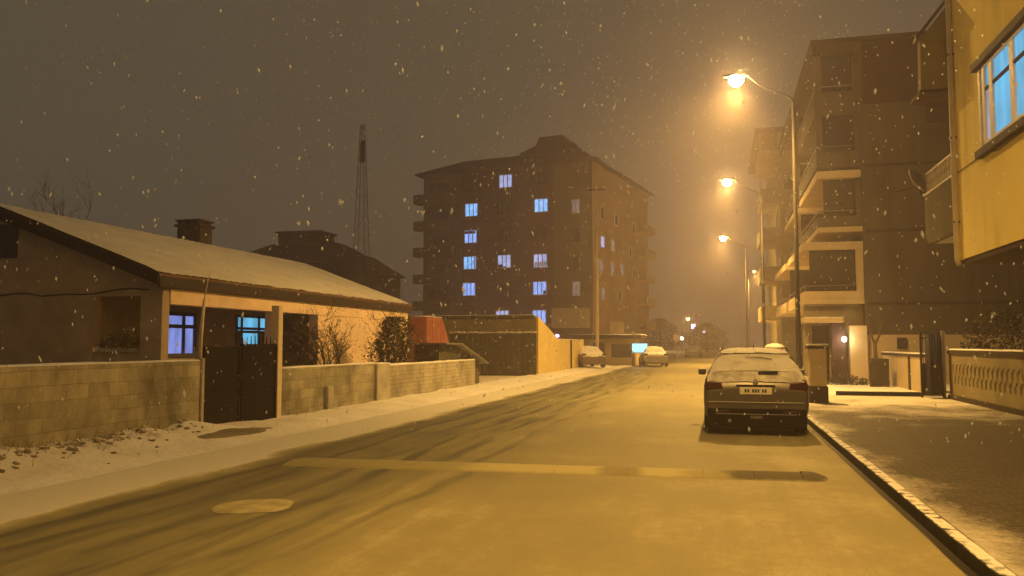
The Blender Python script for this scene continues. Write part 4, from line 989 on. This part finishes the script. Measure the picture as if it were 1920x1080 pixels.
for k2, z in enumerate(FL[:4]):
    e = -1.62 if k2 else -2.2
    for yb in (0.05, 9.0):
        s = MB().box(e, 0, yb, yb + 7.2, z, z + .2)
        bl = s.build('balcony', 'cream' if k2 < 2 else 'beige', Bg)  # balcony parts cream low down, beige above: lamp light's reach put into the colours
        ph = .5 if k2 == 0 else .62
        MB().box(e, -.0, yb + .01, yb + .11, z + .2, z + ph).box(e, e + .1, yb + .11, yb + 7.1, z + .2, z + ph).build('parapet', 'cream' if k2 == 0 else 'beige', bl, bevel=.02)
        if k2 < 4 and k2 > 0:
            MB().box(e + .25, -.2, yb + .25, yb + .30, z + ph, z + 2.1).build('glazing', 'dark_window', bl)
            MB().box(e + .02, e + .26, yb + .02, yb + .3, z + ph, z + 2.1).build('pillar', 'beige', bl, bevel=.02) if k2 > 1 else None
            MB().box(-.2, 0, yb + .02, yb + .3, z + ph, z + 2.1).build('pillar', 'beige', bl, bevel=.02)
        b = MB()
        if k2 == 0:
            b.box(e + .25, -.25, yb + .25, yb + .3, z + ph, z + 2.3); b.build('glazing', 'dark_window', bl)
            MB().box(-.25, 0, yb + .02, yb + .3, z + ph, z + 2.4).build('pillar', 'cream', bl, bevel=.02)
        b = MB(); b.tube([(e + .05, yb + .05, z + ph + .22), (-.25, yb + .05, z + ph + .22)], .02, 6).tube([(e + .05, yb + .05, z + ph + .22), (e + .05, yb + 7.1, z + ph + .22)], .02, 6)
        for q in range(5): b.tube([(e + .05, yb + .06 + q * 1.7, z + ph), (e + .05, yb + .06 + q * 1.7, z + ph + .22)], .015, 5)
        b.build('rail', 'galv', bl)
        MB().box(e, 0, yb + .0, yb + 7.2, z + 2.12, z + 2.42).build('lintel', 'cream' if k2 < 2 else 'beige', bl, bevel=.02) if k2 < 3 else None
        MB().quad((-.004, yb + .8, z + .2), (-.004, yb + 3.2, z + .2), (-.004, yb + 3.2, z + 2.1), (-.004, yb + .8, z + 2.1)).build('door_glass', 'dark_window', bl)
# entrance: canopy, pillars, door
MB().box(-2.3, -.9, -.9, 1.2, 2.42, 2.56).build('canopy', 'cream', Bg, bevel=.02); MB().box(-2.3, -.9, -.9, 1.2, 2.562, 2.62).build('canopy_snow', 'snow_dirty', Bg, bevel=.02)
MB().box(-1.28, -.78, -.4, -.05, .1, 2.42).build('entrance_pillar', 'wine', Bg, bevel=.02)
MB().box(-1.9, -1.3, .35, .4, .1, 2.3).build('entrance_door', 'dark_window', Bg)
MB().box(-2.2, 0, .4, .8, 0, 3.1).build('entrance_wall', 'olive_plaster', Bg)
MB().box(-.62, -.0, -.35, .3, .1, 2.3).build('entrance_wall', 'cream', Bg, bevel=.01)
t = thing('entrance_lamp', 'bright white lamp beside the entrance of the beige flats', 'light', (4.66, 33.55, 1.78))
MB().box(-.04, .04, .06, .1, -.08, .08).build('bracket', 'iron', t); M['glow_entry'] = emis('glow_entry', (1.0, .85, .6), 15.0)
MB().lathe([(.02, -.1), (.07, -.07), (.09, 0), (.07, .07), (.02, .1)], n=14).build('globe', 'glow_entry', t, smooth=True)
L = bpy.data.lights.new('entrance_bulb', 'POINT'); L.energy = 35; L.color = (1.0, .75, .42); L.shadow_soft_size = .08
lo = bpy.data.objects.new('entrance_bulb', L); COL.objects.link(lo); lo.parent = t; lo.location = (0, -.2, 0)
# meter box on the wall
t = thing('meter_box', 'small brown box on the wall of the beige flats above the garden wall', 'box', (6.75, 33.93, 1.42))
MB().box(-.17, .17, -.08, .07, 0, .42).build('case', 'wine', t, bevel=.01); MB().box(-.14, .14, -.09, -.08, .03, .39).build('door', 'fascia', t)

Bf = thing('hazy_flats', 'taller flats half lost in haze behind the beige flats', 'building', (2.95, 59, 0))
MB().box(1.3, 12, 0, 14, 0, 16.2).build('walls', 'olive_plaster', Bf); MB().box(-.2, 12.3, -.3, 14.3, 16.2, 16.5).build('roof', 'beige_band', Bf)
for i in range(5):
    z = 3.2 + i * 2.7
    b2 = MB().box(.0, 1.298, .05, 5, z, z + .2).box(.0, .1, .05, 5, z + .2, z + 1.0).box(.1, 1.298, .05, .15, z + .2, z + 1.0).build('balcony', 'yellow_plaster' if i < 1 else 'olive_plaster', Bf)
    MB().box(.02, .2, .1, .3, z + 1.0, z + 2.7).build('pillar', 'olive_plaster', b2)
    MB().box(1.28, 1.296, 1, 3.5, z + .3, z + 2.3).build('door_glass', 'dark_window', Bf)
    MB().box(2.0, 3.6, -.03, -.002, z + .9, z + 2.2).build('window', 'dark_window', Bf)

# ------------------------------------------------------------------ right: garden walls, gate, planting
t = thing('gate_pillar', 'stocky pale gate pillar with a cap, just right of the estate car', 'pillar', (2.45, 22.1, PZ))
MB().box(-.24, .22, 0, .45, -.1, .42).build('base', 'wine', t, bevel=.02)
MB().box(-.21, .19, .02, .43, .42, 1.36).build('shaft', 'cream', t, bevel=.015)
MB().box(-.27, .25, -.03, .48, 1.36, 1.43).build('cap', 'beige_band', t, bevel=.01); MB().box(-.25, .23, -.02, .46, 1.432, 1.48).build('snow_cap', 'snow_dirty', t, bevel=.02)
t = thing('gate_rail', 'low dark rail lying across the snowy drive towards the open black gate', 'rail', (3.3, 25.6, PZ))
MB().box(0, 2.25, 0, .12, -.02, .12).build('rail', 'iron', t, bevel=.02)
t = thing('garden_gate', 'tall black iron gate folded open at the corner of the garden wall', 'gate', (5.5, 25.1, PZ))
MB().box(0, .5, 0, .04, 0.05, .95).build('panel', 'iron', t)
b = MB()
for i in range(8): b.tube([(.03 + i * .063, .02, .95), (.03 + i * .063, .02, 1.80 + .05 * math.sin(i))], .011, 5)
b.box(0, .5, 0, .04, 1.62, 1.66); b.build('bars', 'iron', t)
MB().box(-.05, 0, -.02, .06, 0, 1.82).build('post', 'iron', t); MB().box(.5, .58, -.02, .06, 0, 1.85).build('post', 'concrete', t)
b = MB()
for i in range(5): b.box(.08 + i * .07, .10 + i * .07, -.5, 0, .1, 1.75)
b.box(.08, .4, -.5, -.46, .1, .9); b.build('leaf', 'iron', t)
M['pattern_wall'] = masonry('pattern_wall', (0.26, 0.25, 0.17), (0.30, 0.28, 0.19), (0.20, 0.19, 0.13), 'Y', 0.16, 0.3, 0.01, 0.35)
t = thing('garden_wall', 'olive garden wall with a scalloped panel beside the black gate', 'wall', (6.1, 18.8, PZ))
MB().box(0, .18, 0, 6.0, -.1, 1.22).build('wall', 'olive_plaster', t)
b = MB()
for i in range(17):
    for q in range(2):
        y0 = .35 + i * .33 + .165 * q; z0 = .42 + .28 * q
        b.tube([(-.004, y0 - .15, z0), (-.008, y0 - .13, z0 + .16), (-.010, y0, z0 + .27), (-.008, y0 + .13, z0 + .16), (-.004, y0 + .15, z0)], .016, 5)
b.build('relief', 'olive_plaster', t)
MB().box(-.05, .23, 0, 6.0, 1.22, 1.32).build('coping', 'beige_band', t, bevel=.01); snow_strip(0, 6.0, -.05, .23, 1.322, parent=t)
MB().box(-.06, .0, 0, 6.0, -.1, .12).build('plinth', 'beige_band', t)
MB().box(-.1, .25, -.3, -.002, -.1, 3.0).build('end_post', 'wine', t, bevel=.01)
t = thing('garden_wall', 'cream garden wall in panels between the black gate and the little tree', 'wall', (6.0, 27.2, PZ))
MB().box(0, .18, 0, 6.4, -.1, 1.08).build('wall', 'cream', t)
MB().box(-.03, .2, 1.8, 2.05, -.1, 1.08).build('pier', 'beige_band', t)
MB().box(-.05, .22, 0, 6.4, 1.08, 1.17).build('coping', 'beige_band', t, bevel=.01); snow_strip(0, 6.4, -.05, .22, 1.172, parent=t)
rng = random.Random(44)
t = thing('young_tree', 'small bare forked tree with a wrapped trunk in front of the beige flats', 'tree', (5.3, 31, PZ))
MB().tube([(0, 0, 0), (.02, 0, .7), (0, 0, 1.5)], [.10, .08, .06], 8).build('trunk', 'bark', t, smooth=True)
b = MB(); b.tube([(0, 0, 1.45), (-.12, 0, 1.85), (-.22, 0, 2.5)], [.05, .035, .02], 6); b.tube([(0, 0, 1.45), (.16, 0, 1.8), (.32, .02, 2.45)], [.05, .035, .02], 6)
for i in range(14):
    s = -1 if i % 2 else 1; z = rng.uniform(1.8, 2.4); x = s * (.1 + .2 * (z - 1.8) / .6)
    b.tube([(x, 0, z), (x + rng.gauss(0, .14), rng.gauss(0, .12), z + rng.uniform(.15, .4))], [.014, .006], 4)
b.build('crown', 'bark', t)
MB().box(-.16, .42, -.12, .3, -.05, .98).build('tree_box', 'beige_band', t, bevel=.02)
t = thing('garden_shrub', 'dark shrub behind the olive garden wall under the overhang', 'shrub', (8.0, 26.6, .1))
b = MB(); shrub_branches(b, (0, 0, 0), 2.0, 6, .4, rng, .04, 2); b.build('branches', 'bark', t)
b = MB()
for i in range(2600):
    a = rng.uniform(0, 6.28); u = rng.random() ** .45; z = rng.uniform(.3, 2.5)
    rr = (1.15 + .3 * nz(a * 2, z * 2)) * math.sin(math.pi * min(.98, z / 2.55)) ** .6
    b.leaf((math.cos(a) * u * rr, math.sin(a) * u * rr * 1.3, z), rng.uniform(.04, .08), rng)
b.build('foliage', 'leaf_dark', t)
t = thing('low_shrub', 'low green bush by the entrance of the beige flats', 'shrub', (4.5, 32.2, PZ))
b = MB(); b.tube([(0, 0, 0), (0, 0, .3)], .03, 6); b.build('stem', 'bark', t); b = MB()
for i in range(700):
    a = rng.uniform(0, 6.28); u = rng.random() ** .5; z = rng.random()
    b.leaf((math.cos(a) * u * .75, math.sin(a) * u * .4, .02 + z * .42 * (1 - .6 * u)), rng.uniform(.03, .06), rng)
b.build('foliage', 'leaf_dark', t)
t = thing('utility_cabinet', 'squat kerbside cabinet heaped with snow beyond the estate car roof', 'cabinet', (1.98, 30.5, PZ))
MB().box(-.36, .3, 0, .5, 0, 1.35).build('case', 'cream', t, bevel=.02)
MB().box(-.3, .24, -.012, 0, .1, 1.25).build('door', 'yellow_plaster', t)
b = MB()
b.lathe([(.34, 1.352), (.33, 1.40), (.24, 1.46), (.10, 1.50), (.02, 1.505)], (-.03, .25, 0), n=16); b.build('snow_heap', 'snow', t, smooth=True)
t = thing('waste_bag', 'pale tied bag leaning by the foot of the nearest lamp pole', 'bag', (2.34, 24.6, PZ))
b = MB(); b.lathe([(.10, 0), (.2, .1), (.22, .3), (.17, .5), (.07, .62), (.04, .66), (.07, .72)], n=14)
b.v = [(x * (1 + .25 * nz(x * 4, z * 5, 1, yy)), yy * (1 + .25 * nz(yy * 4, z * 5, 1, x)), z) for x, yy, z in b.v]; b.build('bag', 'snow_dirty', t, smooth=True)

# ------------------------------------------------------------------ falling snow and haze
b = MB(); rng = random.Random(77)
def flake(x, y, z, r, el):
    i0 = len(b.v); tx = rng.gauss(0, .25)
    b.v.extend([(x + r, y, z), (x, y + r, z), (x - r, y, z), (x, y - r, z), (x + tx * r * el, y, z + r * el), (x - tx * r * el, y, z - r * el)])
    for j in range(4): b.f.append((i0 + j, i0 + (j + 1) % 4, i0 + 4)); b.f.append((i0 + (j + 1) % 4, i0 + j, i0 + 5))
for i in range(9500):
    d = 2.5 + 34 * rng.random() ** .8; a = R(rng.uniform(-48, 20)); el = R(rng.uniform(-6, 30))
    x, y = d * math.sin(a), d * math.cos(a); z = 1.6 + d * math.tan(el)
    if z < .3 or (x < -8.8 and z < 5) or (x > 3.0 and y > 14): continue
    flake(x, y, z, rng.uniform(.0022, .0055) * (1 + .065 * d), rng.uniform(1.0, 2.8))
fm, t, _b = newmat('flake'); d1 = N(t, 'ShaderNodeBsdfDiffuse'); d2 = N(t, 'ShaderNodeBsdfTranslucent'); mx = N(t, 'ShaderNodeMixShader')
for q in (d1, d2): q.inputs['Color'].default_value = (0.78, 0.82, 0.95, 1)
mx.inputs[0].default_value = 0.55; t.links.new(d1.outputs[0], mx.inputs[1]); t.links.new(d2.outputs[0], mx.inputs[2])
tp = N(t, 'ShaderNodeBsdfTransparent'); m3 = N(t, 'ShaderNodeMixShader'); m3.inputs[0].default_value = 0.7; t.links.new(tp.outputs[0], m3.inputs[1]); t.links.new(mx.outputs[0], m3.inputs[2])
t.links.new(m3.outputs[0], [n for n in t.nodes if n.type == 'OUTPUT_MATERIAL'][0].inputs['Surface']); M['flake'] = fm
tag(b.build('falling_snow', 'flake'), 'snowflakes falling through the night air over the street', 'snowflakes', kind='stuff')

hm = bpy.data.materials.new('haze'); hm.use_nodes = True; t = hm.node_tree
for n in list(t.nodes):
    if n.type != 'OUTPUT_MATERIAL': t.nodes.remove(n)
out = [n for n in t.nodes if n.type == 'OUTPUT_MATERIAL'][0]
v = N(t, 'ShaderNodeVolumePrincipled'); v.inputs['Color'].default_value = (0.95, 0.86, 1.0, 1)
v.inputs['Density'].default_value = HAZE_DENSITY; v.inputs['Anisotropy'].default_value = 0.74
t.links.new(v.outputs[0], out.inputs['Volume'])
M['haze'] = hm
tag(MB().box(-710, 710, -210, 910, -1.1, 26).build('haze', 'haze'), 'snowy haze over the whole street', 'haze', kind='stuff')
